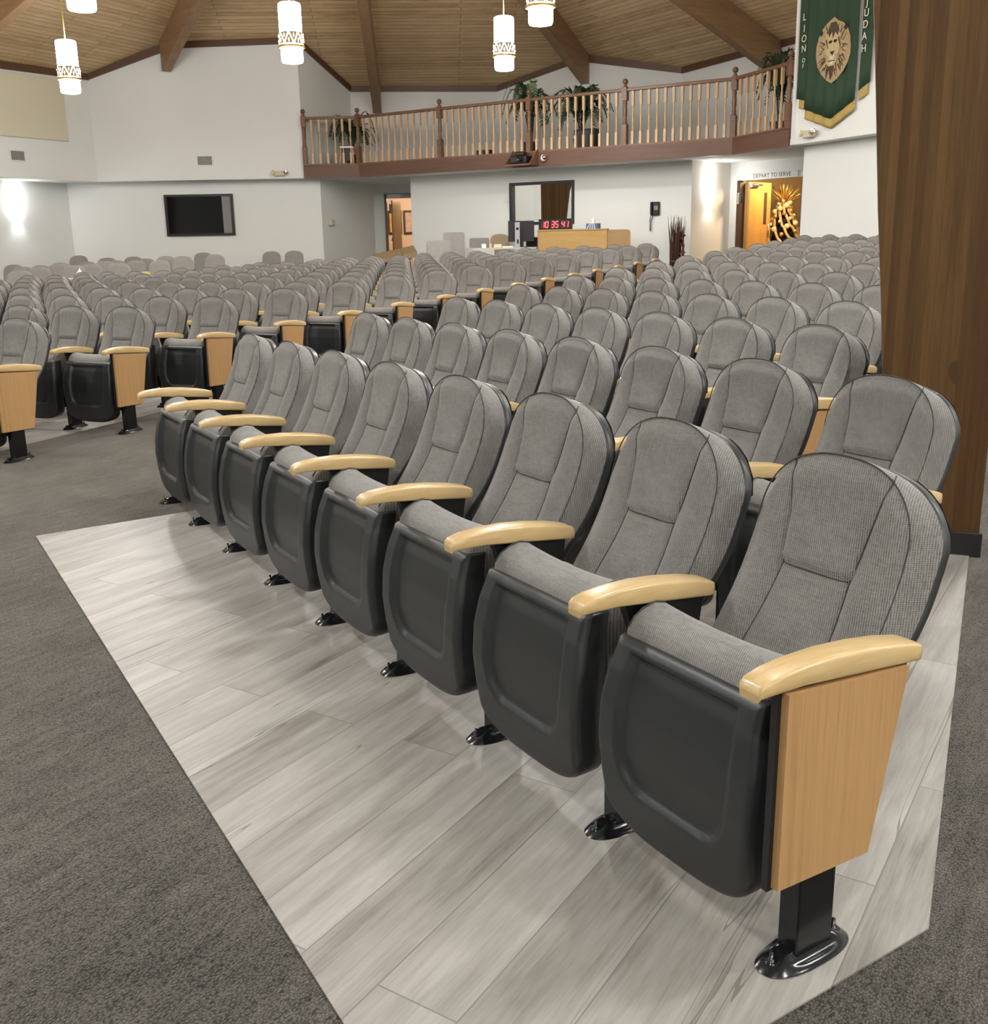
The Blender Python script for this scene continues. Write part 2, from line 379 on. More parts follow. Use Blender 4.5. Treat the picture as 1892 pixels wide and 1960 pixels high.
_n = len(P2); _K = _phi(np.linalg.norm(P2[:, None]-P2[None], axis=2))+np.eye(_n)*.8; _Q = np.c_[np.ones(_n), P2]
_W = np.linalg.solve(np.block([[_K, _Q], [_Q.T, np.zeros((3, 3))]]), np.r_[anch[:, 2], 0, 0, 0])
def fz(x, y):
    x = np.atleast_1d(np.asarray(x, float)); y = np.atleast_1d(np.asarray(y, float))
    r = np.hypot(x[:, None]-P2[None, :, 0], y[:, None]-P2[None, :, 1])
    return _phi(r)@_W[:_n]+_W[_n]+_W[_n+1]*x+_W[_n+2]*y
def z1(x, y): return float(fz(x, y)[0])

# ------------------------------------------------------------------ setting: floors
def sheet(name, origin, u, v, nu, nv, lift, m, thick=.0):
    """floor patch over origin + a*u + b*v, draped on the floor height"""
    b = MB(); A = np.linspace(0, 1, nu+1); Bv = np.linspace(0, 1, nv+1); rows = []
    for a in A:
        pts = np.array(origin)+a*np.array(u)+Bv[:, None]*np.array(v); z = fz(pts[:, 0], pts[:, 1])+lift
        rows.append([(p[0], p[1], zz) for p, zz in zip(pts, z)])
    b.grid(rows, flip=True)
    if thick:
        for edge in (rows[0], rows[-1], [r[0] for r in rows], [r[-1] for r in rows]):
            b.grid([edge, [(p[0], p[1], p[2]-thick) for p in edge]])
    o = b.build(name, m)
    # make the sheet face up
    if o.data.polygons[0].normal.z < 0: o.data.flip_normals()
    return struct(o)
sheet('floor', (-16, -5), (28, 0), (0, 37), 84, 111, 0, M_CARPET)
EDGE = np.array((.492, 1.0))
pr0 = np.array((-.068, 1.16)); pr1 = np.array((.84, 1.73)); pl0 = np.array((-2.18, 4.64))
# planks under the right block: front corner, front edge along the row, sides along the aisle
sheet('floor', (pr1[0], pr1[1]), tuple(pl0-pr0), tuple(EDGE*14.2), 30, 60, .005, M_PLANK, .004)
sheet('floor', (pr0[0], pr0[1]), tuple(pl0-pr0), tuple(pr1-pr0), 30, 8, .005, M_PLANK, .004)
q0, a0, _ = seat_C(1, 0); q1, a1, _ = seat_C(15, 0)
tC = np.array((math.cos(a0), math.sin(a0))); nC = np.array((-tC[1], tC[0]))
c0 = q0+tC*.12+nC*.05
sheet('floor', (c0[0], c0[1]), tuple(tC*7.2), tuple((q1-q0)*1.06), 40, 60, .005, M_PLANK, .004)

# ------------------------------------------------------------------ setting: roof and walls
AP = np.array((-2.3206, 17.7457)); AZ = 9.3375; SL = .4; PH = -3.0
def az(k): a = math.radians(PH+60*k); return np.array((math.sin(a), math.cos(a)))
def roof_z(x, y):
    d = np.array((x, y))-AP; return AZ-SL*max(float(az(k)@d) for k in range(6))
for k in range(6):
    rr = 17.0 if k in (0, 1, 5) else 11.0
    b = MB(); hw = rr*math.tan(math.radians(30)); t = .12
    # local x along the eave, local y outwards along the slope
    ln = math.hypot(1, SL)
    vs = [(0, 0, 0), (-hw, rr*ln, 0), (hw, rr*ln, 0)]; vs += [(x, y, t) for x, y, _ in vs]
    b.add(vs, [(0, 1, 2), (3, 5, 4), (0, 3, 4, 1), (1, 4, 5, 2), (2, 5, 3, 0)])
    o = struct(b.build('ceiling', M_CEIL)); a = az(k)
    X = Vector((a[1], -a[0], 0)); Y = Vector((a[0], a[1], -SL)).normalized(); Z = X.cross(Y)
    mw = Matrix.Identity(4)
    for i in range(3): mw[i][0] = X[i]; mw[i][1] = Y[i]; mw[i][2] = Z[i]
    mw[0][3], mw[1][3], mw[2][3] = AP[0], AP[1], AZ
    o.matrix_world = mw
    if k in (2, 3, 4):      # flat ceiling beyond the pyramid
        b = MB(); P = []
        for r_ in (11.0, 24.0):
            for sgn in (-1, 1):
                p = AP+a*r_+np.array((a[1], -a[0]))*sgn*r_*math.tan(math.radians(30)); P.append((p[0], p[1], AZ-SL*11.0))
        b.add(P+[(x, y, z+.1) for x, y, z in P], [(0, 1, 3, 2), (4, 6, 7, 5)]); struct(b.build('ceiling', M_WALL))
ZS = 2.82   # underside of the overhanging upper walls
def wall(name, p0, p1, z0, z1a, z1b=None, m=None, th=.12, side=1, zb=None):
    """vertical wall between two plan points; thickness goes to the left of p0->p1 times side"""
    p0 = np.array(p0, float); p1 = np.array(p1, float); d = p1-p0; n = np.array((-d[1], d[0])); n = n/np.linalg.norm(n)*th*side
    z1b = z1a if z1b is None else z1b; zb = z0 if zb is None else zb
    vs = [(*p0, z0), (*p1, zb), (*p1, z1b), (*p0, z1a)]; vs += [(x+n[0], y+n[1], z) for x, y, z in vs]
    b = MB(); b.add(vs, [(0, 1, 2, 3), (7, 6, 5, 4), (0, 4, 5, 1), (3, 2, 6, 7), (1, 5, 6, 2), (0, 3, 7, 4)])
    return struct(b.build(name, m or M_WALL))
def wall_roof(name, p0, p1, z0, **kw):
    return wall(name, p0, p1, z0, roof_z(*p0)+.25, roof_z(*p1)+.25, **kw)
UL = (-9.55, 26.0); UR = (-4.5, 26.0); H2 = (-7.45, 26.0)
# upper left wall, upper wall over the screen, balcony side and back walls
wall_roof('wall_left', (-14.4, 16.9), UL, ZS, side=1)
wall_roof('wall_back', UL, H2, ZS); wall_roof('wall_back', H2, UR, ZS)
wall_roof('wall_back', UR, (-3.55, 28.1), ZS, side=1); wall_roof('wall_back', (-3.55, 28.1), (.27, 28.36), ZS)
wall_roof('wall_back', (.27, 28.36), (2.35, 27.18), ZS); wall_roof('wall_back', (2.35, 27.18), (4.7, 26.02), ZS)
wall_roof('wall_back', (4.7, 26.02), (5.84, 23.97), ZS); wall_roof('wall_back', (5.84, 23.97), (6.7, 22.5), ZS)
BW0 = np.array((5.33, 18.83)); BW1 = np.array((6.1, 16.83)); BD = (BW1-BW0)/np.linalg.norm(BW1-BW0); BN = np.array((BD[1], -BD[0]))   # BN points into the room
bw_end = BW0+BD*12
wall_roof('wall_right', (6.7, 22.5), (6.5, 18.9), ZS, side=1); wall_roof('wall_right', (6.5, 18.9), tuple(BW0), ZS, side=1)
wall_roof('wall_right', tuple(BW0), tuple(bw_end), ZS, side=1)
# lower walls
LLW = (-10.5, 26.45)
wall('wall_left', (-13.6, 18.4), LLW, -.2, ZS+.1, side=1); wall('wall_left', (-14.4, 16.9), (-13.6, 18.4), -.2, ZS+.1, side=1)
wall('wall_back', LLW, (-4.2, 26.45), -.2, ZS+.1)
wall('wall_back', (-4.2, 26.45), (-3.2, 29.35), 0, ZS+.1, side=1)
def strip(name, poly, z0, z1, m):
    b = MB(); b.prism(poly, z0, z1); return struct(b.build(name, m))
# soffits (undersides of the overhangs)
strip('ceiling', [(-16, 16), (-14.41, 16.91), (-9.555, 26.012), (-4.5, 26.012), (-4.2, 26.6), (-11, 27), (-16, 20)], ZS-.004, ZS+.08, M_WALL)
strip('ceiling', [tuple(BW0-BN*.012), tuple(bw_end-BN*.012), tuple(bw_end-BN*1.5), tuple(BW0-BN*1.2)], ZS-.004, ZS+.08, M_WALL)
LR0 = BW0-BN*.32; LR1 = LR0+BD*12
wall('wall_right', tuple(LR0-BD*.02), tuple(LR1), -.2, ZS+.05, side=1)
# lower back wall with the booth window
WB = lambda x: 24.9-.66*x
wbl = (-1.93, WB(-1.93)); wbr = (4.24, WB(4.24))
wbd = np.array((1, -.66))/math.hypot(1, .66); wbn = np.array((-wbd[1], wbd[0]))   # wbn points away from the room
def wb(along, out=0.0): p = np.array(wbl)+wbd*along-wbn*out; return p
wbL = float(np.hypot(wbr[0]-wbl[0], wbr[1]-wbl[1]))
def wb_box(b, a0, a1, o0, o1, z0, z1, mi=0, bev=0.0):
    return b.box(a0, a1, o0, o1, z0, z1, mi, bev, xf=lambda p: (*(wb(p[0], p[1])), p[2]))
wa0, wa1, wz0, wz1 = 2.42+.49*1.198-.0, 2.42+1.915*1.198-.0, 1.60, 2.545
wa0 = (.49+1.93)*1.198; wa1 = (1.915+1.93)*1.198
b = MB(); wb_box(b, 0, wa0, -.14, 0, 0, ZS+.1); wb_box(b, wa1, wbL, -.14, 0, 0, ZS+.1); wb_box(b, wa0, wa1, -.14, 0, 0, wz0); wb_box(b, wa0, wa1, -.14, 0, wz1, ZS+.1)
struct(b.build('wall_back', M_WALL))
wall('wall_back', wbl, (-1.6, 29.4), 0, ZS+.1, side=-1)
# left foyer door wall, right recess walls, foyer door wall
DRa, DRb = np.array((5.31, 23.26)), np.array((6.26, 21.83)); DRd = (DRb-DRa)/np.linalg.norm(DRb-DRa); DRn = np.array((-DRd[1], DRd[0]))  # DRn away from room
wall('wall_back', wbr, tuple(DRa), 0, ZS+.1, m=M_CREAM, side=1)
def dr(al, out=0.0): return DRa+DRd*al-DRn*out
def dr_box(b, a0, a1, o0, o1, z0, z1, mi=0, bev=0.0): return b.box(a0, a1, o0, o1, z0, z1, mi, bev, xf=lambda p: (*dr(p[0], p[1]), p[2]))
b = MB(); dr_box(b, -.05, .22, -.12, 0, 0, ZS+.1); dr_box(b, .22, 2.2, -.12, 0, 2.56, ZS+.1); dr_box(b, 2.05, 4.2, -.12, 0, 0, ZS+.1)
struct(b.build('wall_back', M_WALL))
b = MB(); b.box(-3.2, -2.88, 29.35, 29.47, 0, ZS+.1); b.box(-2.88, -1.4, 29.35, 29.47, 2.54, ZS+.1); struct(b.build('wall_back', M_WALL))
# balcony slab (white underside reaching over the door recesses)
bf = lambda x: 23.8-.66*x
FRONT = [(-4.5, 25.96), (-3.13, bf(-3.13)), (4.74, bf(4.74)), (5.33, 18.86)]
strip('ceiling', FRONT+[(6.6, 18.8), (7.4, 22.2), (5.9, 24.6), (4.7, 26.1), (2.35, 29.3), (-1.2, 29.5), (-3.4, 29.5), (-4.3, 26.5)], ZS-.004, ZS+.10, M_WALL)
strip('floor', FRONT+[(6.5, 22.4), (5.84, 23.97), (4.7, 26.0), (2.35, 27.2), (.27, 28.4), (-3.55, 28.1)], ZS+.1, ZS+.27, M_CARPET)
def seg_box(p0, p1, z0, z1, th, m, name, off=0.0, z0b=None, z1b=None):
    """box along a plan segment, object x axis along it"""
    p0 = np.array(p0); p1 = np.array(p1); d = p1-p0; ln = np.linalg.norm(d)
    b = MB(); b.box(0, ln, -th/2+off, th/2+off, z0, z1)
    return b.build(name, m, None, (p0[0], p0[1], 0), math.atan2(d[1], d[0]))
for i in range(3):
    struct(seg_box(FRONT[i], FRONT[i+1], ZS-.012, ZS+.285, .05, M_FASC, 'trim_1'))
# dark trim under the ceiling boards
def roof_trim(p0, p1, inn):
    p0 = np.array(p0, float); p1 = np.array(p1, float); d = p1-p0; n = np.array((-d[1], d[0])); n = -n/np.linalg.norm(n)*.06*inn
    za, zb = roof_z(*p0), roof_z(*p1); h = .12
    vs = [(*p0, za-h), (*p1, zb-h), (*p1, zb+.05), (*p0, za+.05)]; vs += [(x+n[0], y+n[1], z) for x, y, z in vs]
    b = MB(); b.add(vs, [(0, 1, 2, 3), (7, 6, 5, 4), (0, 4, 5, 1), (3, 2, 6, 7), (1, 5, 6, 2), (0, 3, 7, 4)]); struct(b.build('trim_2', M_TRIM))
for p0, p1 in (((-14.4, 16.9), UL), (UL, H2), (H2, UR), (UR, (-3.55, 28.1)), ((-3.55, 28.1), (.27, 28.36)), ((.27, 28.36), (2.35, 27.18)), ((2.35, 27.18), (4.7, 26.02)), ((4.7, 26.02), (5.84, 23.97)), ((5.84, 23.97), (6.7, 22.5))): roof_trim(p0, p1, 1)
# remaining walls of the room (behind and beside the camera)
wall('wall_left', (-14.4, 16.9), (-15.5, 6), -.3, 5.6, side=-1); wall('wall_left', (-15.5, 6), (-15.5, -4.6), -.3, 5.6, side=-1)
wall('wall_front', (-15.5, -4.6), (11.5, -4.6), -.3, 5.6, side=-1)
wall('wall_right', (11.5, -4.6), tuple(bw_end+BD*.2-BN*1.0), -.3, 5.6, side=-1)
# radiating roof beams
def beam(ang, r0, r1, depth=.70, wd=.22, lift=.02):
    a = math.radians(PH+ang); d = np.array((math.sin(a), math.cos(a)))
    hip = abs((ang/30) % 2-1) < .01
    sl = SL*(math.cos(math.radians(30)) if hip else 1.0)
    b = MB(); z = lambda r: AZ-sl*r+lift; n = wd/2
    def pt(r, s, zz): return (r, s, zz)
    vs = []
    for r in (r0, r1):
        for s in (-n, n): vs += [pt(r, s, z(r)-depth), pt(r, s, z(r)+.02)]
    b.add(vs, [(0, 1, 3, 2), (4, 6, 7, 5), (0, 4, 5, 1), (2, 3, 7, 6), (0, 2, 6, 4), (1, 5, 7, 3)])
    return b.build('roof_beam', M_BEAM, None, (AP[0], AP[1], 0), math.pi/2-a)
BEAMS = [(-90, 13.5, 'at the far left'), (-60, 12.2, 'at the upper left corner'), (-30, 9.72, 'above the wall with the beige panel and vents'), (0, 10.35, 'above the left end of the balcony rail'), (30, 10.55, 'ending over the balcony palms'), (60, 10.2, 'running down to the green banner')]
for a_, r1, lb in BEAMS:
    if a_ == -90: continue
    tag(beam(a_, .3, r1), 'dark brown sloping roof beam '+lb, 'beam', 'beams under the board ceiling')

# ------------------------------------------------------------------ auditorium chair
def interp(x, pts):
    if x <= pts[0][0]: 
        (a, b_), (c, d) = pts[0], pts[1]; return b_+(d-b_)*(x-a)/(c-a)
    for (a, b_), (c, d) in zip(pts, pts[1:]):
        if x <= c: return b_+(d-b_)*(x-a)/(c-a)
    return pts[-1][1]
from mathutils.geometry import interpolate_bezier
NZ = [(.33, -.105), (.40, -.135), (.458, -.176), (.50, -.206), (.55, -.240), (.60, -.268), (.633, -.284), (.68, -.303), (.73, -.317), (.78, -.327), (.826, -.336), (.875, -.348), (.90, -.354)]
def back_n(z): return interp(z, NZ)
BZ0 = .385; BHW = .192
def arch(x, hw, zsh, h, p=2.4): return zsh+h*(1-min(1, abs(x)/hw)**p)**(1/p)
def seam_x(z): return interp(z, [(.36, .112), (.633, .088), (.74, .104), (.875, .132)])
def back_front(x, z):
    n = back_n(z); ax = abs(x)
    sx = seam_x(z)
    n += .014*sstep(sx, sx+.035, ax)*(1-sstep(.62, .84, z)*.7)          # side bolsters
    n -= .016*sstep(BHW-.045, BHW, ax)                                  # roll towards the piping
    zt = arch(x, BHW+.001, .70, .175); n -= .012*sstep(zt-.04, zt, z)
    n -= .007*math.exp(-((ax-sx)/.008)**2)
    if ax < sx: n -= .009*math.exp(-((z-.633)/.009)**2); n += .010*sstep(.60, .655, z)*(1-sstep(.66, .80, z))
    return n
def make_chair_meshes():
    ME = {}
    # backrest cushion
    b = MB(); V = np.linspace(0, 1, 49)
    UH = [0, .2, .4, .6, .78, .9, .96, 1.0, 1.04, 1.10, 1.25, 1.42, 1.58, 1.72, 1.83, 1.91, 1.96, 1.99, 2.0]
    UU = [-u for u in UH[:0:-1]]+UH
    rows = []
    for v in V:
        r = []
        for u in UU:
            sx = seam_x(BZ0+v*(.862-BZ0)); au = abs(u); x = sx*au if au <= 1 else sx+(BHW-sx)*(1-(1-(au-1))**1.0)
            x = math.copysign(x, u); zt = arch(x, BHW+.0005, .70, .175); z = BZ0+v*(zt-BZ0); r.append((x, back_front(x, z), z))
        rows.append(r)
    b.grid(rows)
    rim = [r[0] for r in rows]+rows[-1][1:-1]+[r[-1] for r in rows][::-1]
    def outer(p, sc_, dn, zx):
        x, n, z = p; zz = z if z < .70 else .70+(z-.70)*zx
        fl = 1+(sc_-1)*sstep(.30, .60, z)*1.0 if z < .6 else sc_
        return (x*max(fl, 1+(sc_-1)*.55), back_n(z)-dn, zz-.40*max(0, dn-.012)*sstep(.66, .80, z))
    r1 = [outer(p, 1.035, .022, 1.012) for p in rim]; r2 = [outer(p, 1.13, .046, 1.01) for p in rim]; r3 = [outer(p, 1.20, .066, .995) for p in rim]
    b.grid([rim, r1, r2, r3], flip=True)
    pip = [Vector(outer(p, 1.012, .012, 1.01))+Vector((0, .003, 0)) for p in rim]
    b.tube(pip, .0017, 5, 1)
    for s in (-1, 1):       # seam threads
        b.tube([(s*seam_x(z), back_front(s*seam_x(z), z)+.0012, z) for z in np.linspace(.39, .856, 40)], .0012, 4, 1)
    b.tube([(x, back_front(x, .633)+.004, .633) for x in np.linspace(-.086, .086, 12)], .0013, 4, 1)
    ME['backrest'] = b.mesh('backrest', [M_FAB, M_SEAM])
    # plastic back shell
    b = MB(); e0 = r3; e1 = [(p[0]*1.016, p[1]-.005, p[2]+.002*sstep(.70, .80, p[2])) for p in r3]; e2 = [(p[0]*1.02, p[1]-.018, p[2]-.006*sstep(.70, .80, p[2])) for p in r3]
    e3 = [(p[0]*.96, p[1]-.034, p[2] if p[2] < .7 else .70+(p[2]-.70)*.95) for p in r3]
    b.grid([e0, e1, e2, e3], flip=True)
    m = len(e3); half = m//2
    back = []
    for j in range(len(V)):
        a_, c_ = e3[j], e3[m-1-j]
        back.append([(a_[0]+(c_[0]-a_[0])*t, a_[1]-.016*math.sin(math.pi*t), a_[2]) for t in np.linspace(0, 1, 11)])
    top = e3[len(V)-1:m-len(V)+1]
    tt = [top[int(round(t*(len(top)-1)))] for t in np.linspace(0, 1, 11)]
    back[-1] = [(p[0], back[-1][i][1], back[-1][i][2]) for i, p in enumerate(back[-1])]
    b.grid(back+[[(p[0], p[1]-.006, p[2]) for p in tt]], flip=True)
    ME['back_shell'] = b.mesh('back_shell', [M_PL])
    # seat pan (tipped up)
    b = MB(); W = .228; NXp = 73; NVp = 64; xs = [(.62*math.sin(math.radians(a))+.38*a/90)*W for a in np.linspace(-90, 90, NXp)]
    NF = [(.05, .096), (.10, .102), (.135, .106), (.20, .116), (.28, .122), (.36, .116), (.44, .100), (.505, .076), (.53, .065)]
    def zbot(x): return .070+.125*(1-(1-min(1, abs(x)/(W+.0008))**3.2)**(1/3.2))
    def ztop(x): return .512-.030*(1-(1-min(1, abs(x)/(W+.0008))**9)**(1/9.0))
    def wz(z): return 1-.075*sstep(.36, .52, z)-.05*(1-sstep(.08, .34, z))
    rows = []
    for v in np.linspace(0, 1, NVp):
        r = []
        vv = v*v*(3-2*v)*.5+v*.5
        for x in xs:
            z0_, z1_ = zbot(x), ztop(x); z = z0_+vv*(z1_-z0_)
            n = interp(z, NF)
            d = min((W-abs(x)), (z-z0_)*.9+.0, (z1_-z)*.9); q = min(1, d/.020); n -= .020*(1-math.sqrt(max(0, 1-(1-q)**2)))
            # recessed centre panel: straight sides, rounded lower corners, open ledge on top
            px, pz = .158-.014*(1-sstep(.18, .30, z)), z
            ax = abs(x); sd_side = px-ax; sd_bot = pz-.190; sd_top = .478-pz
            rc = .055
            if sd_side < rc and sd_bot < rc: sd = rc-math.hypot(rc-sd_side, rc-sd_bot)
            else: sd = min(sd_side, sd_bot)
            sd = min(sd, sd_top)
            n -= .018*sstep(-.008, .008, sd)
            r.append((x*wz(z), n, z))
        rows.append(r)
    b.grid(rows)
    rim = [r[0] for r in rows]+rows[-1][1:-1]+[r[-1] for r in rows][::-1]+rows[0][1:-1][::-1]
    ring = lambda ins, nn: [(p[0]*ins, nn+(interp(p[2], NF)-.09)*.6, .31+(p[2]-.31)*ins) for p in rim]
    g = [rim, ring(1.0, .052), ring(.992, .018), ring(.93, .012)]
    b.grid([list(r) for r in g], closed=True, flip=True)
    rimI = g[-1]; b.add(rimI, [tuple(range(len(rimI)))])
    ME['seat_pan'] = b.mesh('seat_pan', [M_PL])
    # perforated hinge cover
    b = MB()
    for s in (1,):
        x0, x1 = (s*.190, s*.205); b.box(min(x0, x1), max(x0, x1), -.03, .055, .155, .245)
        for i in range(4):
            for j in range(6): b.box(min(s*.2048, s*.2062), max(s*.2048, s*.2062), -.022+i*.018, -.012+i*.018, .162+j*.0135, .170+j*.0135, 1)
    ME['hinge_cover'] = b.mesh('hinge_cover', [M_PL, M_BLKM])
    # seat cushion
    b = MB(); prof = [(.066, .49), (.062, .520), (.045, .541), (.015, .556), (-.015, .562), (-.040, .556), (-.058, .535), (-.066, .50), (-.072, .42), (-.078, .30), (-.070, .21), (-.045, .185), (.0, .175), (.04, .175), (.05, .20), (.055, .30), (.06, .42)]
    rows = []
    for x in np.r_[-.204, -.202, -.196, np.linspace(-.185, .185, 17), .196, .202, .204]:
        q = max(0, (abs(x)-.185)/.0195); k = 1-.30*(1-math.sqrt(max(0, 1-min(1, q)**2)))
        cz, cn = .40, 0.0
        rows.append([(x, cn+(n-cn)*k, cz+(z-cz)*(1-.06*(1-k)/.3)+(.012*(abs(x)/.2)**2-.008 if z > .45 else 0)) for n, z in prof])
    b.grid(rows, closed=True); b.add(rows[0], [tuple(range(len(prof)))[::-1]]); b.add(rows[-1], [tuple(range(len(prof)))])
    for s in (-1, 1): b.tube([(s*.192, n+.0, z+.004) for n, z in prof[1:7]], .002, 4, 1)
    ME['seat_cushion'] = b.mesh('seat_cushion', [M_FAB, M_SEAM])
    # armrest
    b = MB(); pr = [(.186, .588, .022), (.183, .599, .026), (.172, .607, .028), (.14, .614, .030), (.08, .619, .031), (0, .619, .032), (-.08, .613, .032), (-.16, .602, .032), (-.222, .589, .032), (-.236, .584, .030), (-.241, .575, .026)]
    rows = []
    for n, zt, hw in pr:
        th = .034 if -.19 < n < .17 else (.030 if -.24 < n < .185 else .016)
        zb = interp(n, [(-.25, .549), (.1, .582), (.22, .580)]); zb = min(zb, zt-th*.5) if th > .02 else (zt-th)
        if n > .185: zb = zt-.014
        sec = []
        for a in np.linspace(0, 2*math.pi, 20, endpoint=False):
            ca, sa = math.cos(a), math.sin(a); e = .33
            sec.append((hw*math.copysign(abs(ca)**e, ca), n, (zt+zb)/2+(zt-zb)/2*math.copysign(abs(sa)**e, sa)))
        rows.append(sec)
    b.grid(rows, closed=True); b.add(rows[0], [tuple(range(20))[::-1]]); b.add(rows[-1], [tuple(range(20))])
    ME['armrest'] = b.mesh('armrest', [M_ARM])
    # steel standard: plate under the arm and square post
    b = MB(); pl = [(.092, .580), (-.205, .553), (-.200, .540), (-.128, .195), (.09, .200)]
    b.prism(pl, -.013, .013, 0, lambda a, c, h: (h, a, c))
    ME['standard'] = b.mesh('standard', [M_BLKM])
    b = MB(); pl = [(.052, .592), (-.185, .566), (-.185, .552), (-.128, .195), (.03, .20), (.0, .45)]
    b.prism(pl, -.012, .012, 0, lambda a, c, h: (h, a, c)); ME['inner_standard'] = b.mesh('standard', [M_BLKM])
    b = MB(); b.box(-.024, .024, -.052, .046, .016, .21, 0, .003)
    ME['leg'] = b.mesh('leg', [M_BLK])
    # foot plate
    b = MB(); rows = []
    for f_ in np.linspace(0, 1, 9):
        r = []
        for a in np.linspace(0, 2*math.pi, 36, endpoint=False):
            ex = .048*math.copysign(abs(math.cos(a))**.85, math.cos(a)); ey = .113*math.copysign(abs(math.sin(a))**.8, math.sin(a))
            x, y = ex*(1-f_), ey*(1-f_)
            h = .010*sstep(0, .12, f_)+.018*(1-sstep(.012, .034, abs(x)))*(1-sstep(.06, .095, abs(y)))
            r.append((x, y, h))
        rows.append(r)
    b.grid(rows, closed=True)
    ME['foot_plate'] = b.mesh('foot_plate', [M_BLK])
    b = MB()
    for s in (0,): b.lathe([(.013, .008), (.013, .013), (.007, .0135), (.007, .019), (.004, .0195), (.004, .034), (.001, .0345)], 10, (0, s*.092, 0))
    ME['bolt'] = b.mesh('bolt', [M_BLK])
    # aisle end panel
    b = MB(); pl = [(.126, .578), (-.196, .552), (-.116, .192), (.128, .202)]
    b.prism(pl, -.042, -.026, 0, lambda a, c, h: (h, a, c))
    bl = [(.136, .583), (-.210, .553), (-.128, .205), (.138, .196)]; b.prism(bl, -.026, -.012, 1, lambda a, c, h: (h, a, c))
    ME['end_panel'] = b.mesh('end_panel', [M_PANEL, M_BLKM])
    return ME
CM = make_chair_meshes()
def add_part(name, parent, mesh=None, loc=(0, 0, 0), rz=0.0, sx=1.0):
    o = bpy.data.objects.new(name, mesh or CM[name]); COL.objects.link(o); o.parent = parent; o.location = loc; o.rotation_euler[2] = rz
    if sx != 1: o.scale[0] = sx
    return o
def add_standard(root, x, panel=0):
    ar = add_part('armrest', root, loc=(x-.008, 0, 0) if panel else (x-.036, .012, -.012))
    if not panel: ar.scale[1] = .88
    s = add_part('standard', root, None if panel else CM['inner_standard'], loc=(x if panel else x-.030, 0, -.012))
    add_part('leg', root, loc=(x, 0, 0))
    f = add_part('foot_plate', root, loc=(x, 0, 0)); add_part('bolt', f, loc=(0, .086, 0)); add_part('bolt', f, loc=(0, -.086, 0))
    if panel: 
        e = add_part('end_panel', root, loc=(x, 0, 0), rz=0 if panel < 0 else 0, sx=1 if panel < 0 else -1); e['label'] = 'oak laminate end panel'
def base_chair(left='arm', right=None):
    """left: the standard at +x ('arm' or 'panel'); right: an extra one with end panel at -x"""
    r = thing('auditorium_chair', '', 'chair')
    p = add_part('backrest', r); add_part('back_shell', r)
    sp_ = add_part('seat_pan', r); add_part('hinge_cover', sp_); add_part('hinge_cover', sp_, sx=-1); add_part('seat_cushion', r)
    add_standard(r, S/2, 1 if left == 'panel' else 0)
    if right: add_standard(r, -S/2, -1)
    return r
protos = {}
def place_chair(key, x, y, rz, label, group):
    first = key not in protos
    if first: protos[key] = base_chair(*key)
    o = protos[key] if first else copy_tree(protos[key])
    o.location = (x, y, z1(x, y)+.005); o.rotation_euler[2] = rz
    tag(o, label, 'chair', group); return o
for k in range(1, 15):
    n_ = NR[k-1]
    for i in range(n_):
        p, _ = seat_R(k, i)
        key = ('arm' if k == 1 or i else 'panel', 'panel' if i == n_-1 else None)
        pos = 'end seat on left aisle' if i == 0 else ('end seat on right aisle' if i == n_-1 else ordinal(i+1)+' seat from left aisle')
        rown = 'front row' if k == 1 else ordinal(k)+' row'
        place_chair(key, p[0], p[1], R_TH, 'grey tweed %s, %s of right seat block' % (pos, rown), 'tip-up chairs of the right block')
for k in range(1, 16):
    n_ = NC[k-1]
    for i in range(n_):
        p, a, _ = seat_C(k, i)
        key = ('panel' if i == n_-1 else 'arm', 'panel' if i == 0 else None)
        pos = 'end seat with oak panel' if i == 0 else ordinal(i+1)+' seat from right aisle'
        rown = 'front row' if k == 1 else ordinal(k)+' row'
        place_chair(key, p[0], p[1], a, 'grey tweed %s, %s of centre seat block' % (pos, rown), 'tip-up chairs of the centre block')

# ------------------------------------------------------------------ pendant lamps (they light the room)
def make_pendant():
    r = thing('pendant_lamp', '', 'lamp')
    b = MB(); b.lathe([(.183, .50), (.183, .92), (.176, .955), (.15, .968), (.02, .970)], 28, caps=False); b.lathe([(.183, .30), (.183, .50)], 28, caps=False); b.build('glass_shade', M_GLASS, r)
    b = MB(); b.lathe([(.20, .30), (.20, .335), (.225, .30), (.225, .285), (.20, .28)], 28, caps=False); b.build('rim_ring', M_BRASS, r)
    b = MB(); b.lathe([(.178, .29), (.178, .09), (.165, .06), (.12, .05), (.01, .05)], 28, caps=False); b.build('diffuser', M_GLASS, r)
    b = MB()
    n = 8
    for k in range(n):          # open band: slanted straps and glowing drops imitating light through holes, before the lit glass
        a0 = 2*math.pi*k/n; da = 2*math.pi/n
        def P(fr, z, rr=.204): return (rr*math.cos(a0+da*fr), rr*math.sin(a0+da*fr), z)
        zl, zh = .335, .51
        def fan(pts): b.add([P(*q) for q in pts], [tuple(range(len(pts)))])
        g = .07
        b.grid([[P(g+(1-2*g)*t, zh) for t in np.linspace(0, 1, 5)], [P(.5+(t-.5)*.02, zl+.02) for t in np.linspace(0, 1, 5)]])
        b.grid([[P(-.5+g+(1-2*g)*t, zl) for t in np.linspace(0, 1, 5)], [P((t-.5)*.02, zh-.02) for t in np.linspace(0, 1, 5)]])
        for cz, cf in ((.455, .5), (.385, 0)): b.add([P(cf-.05, cz, .2075), P(cf, cz-.03, .2085), P(cf+.05, cz, .2075), P(cf, cz+.03, .2085)], [(0, 1, 2, 3)], 1)
    b.build('pierced_band', [M_BRONZE, M_GLASS], r)
    return r
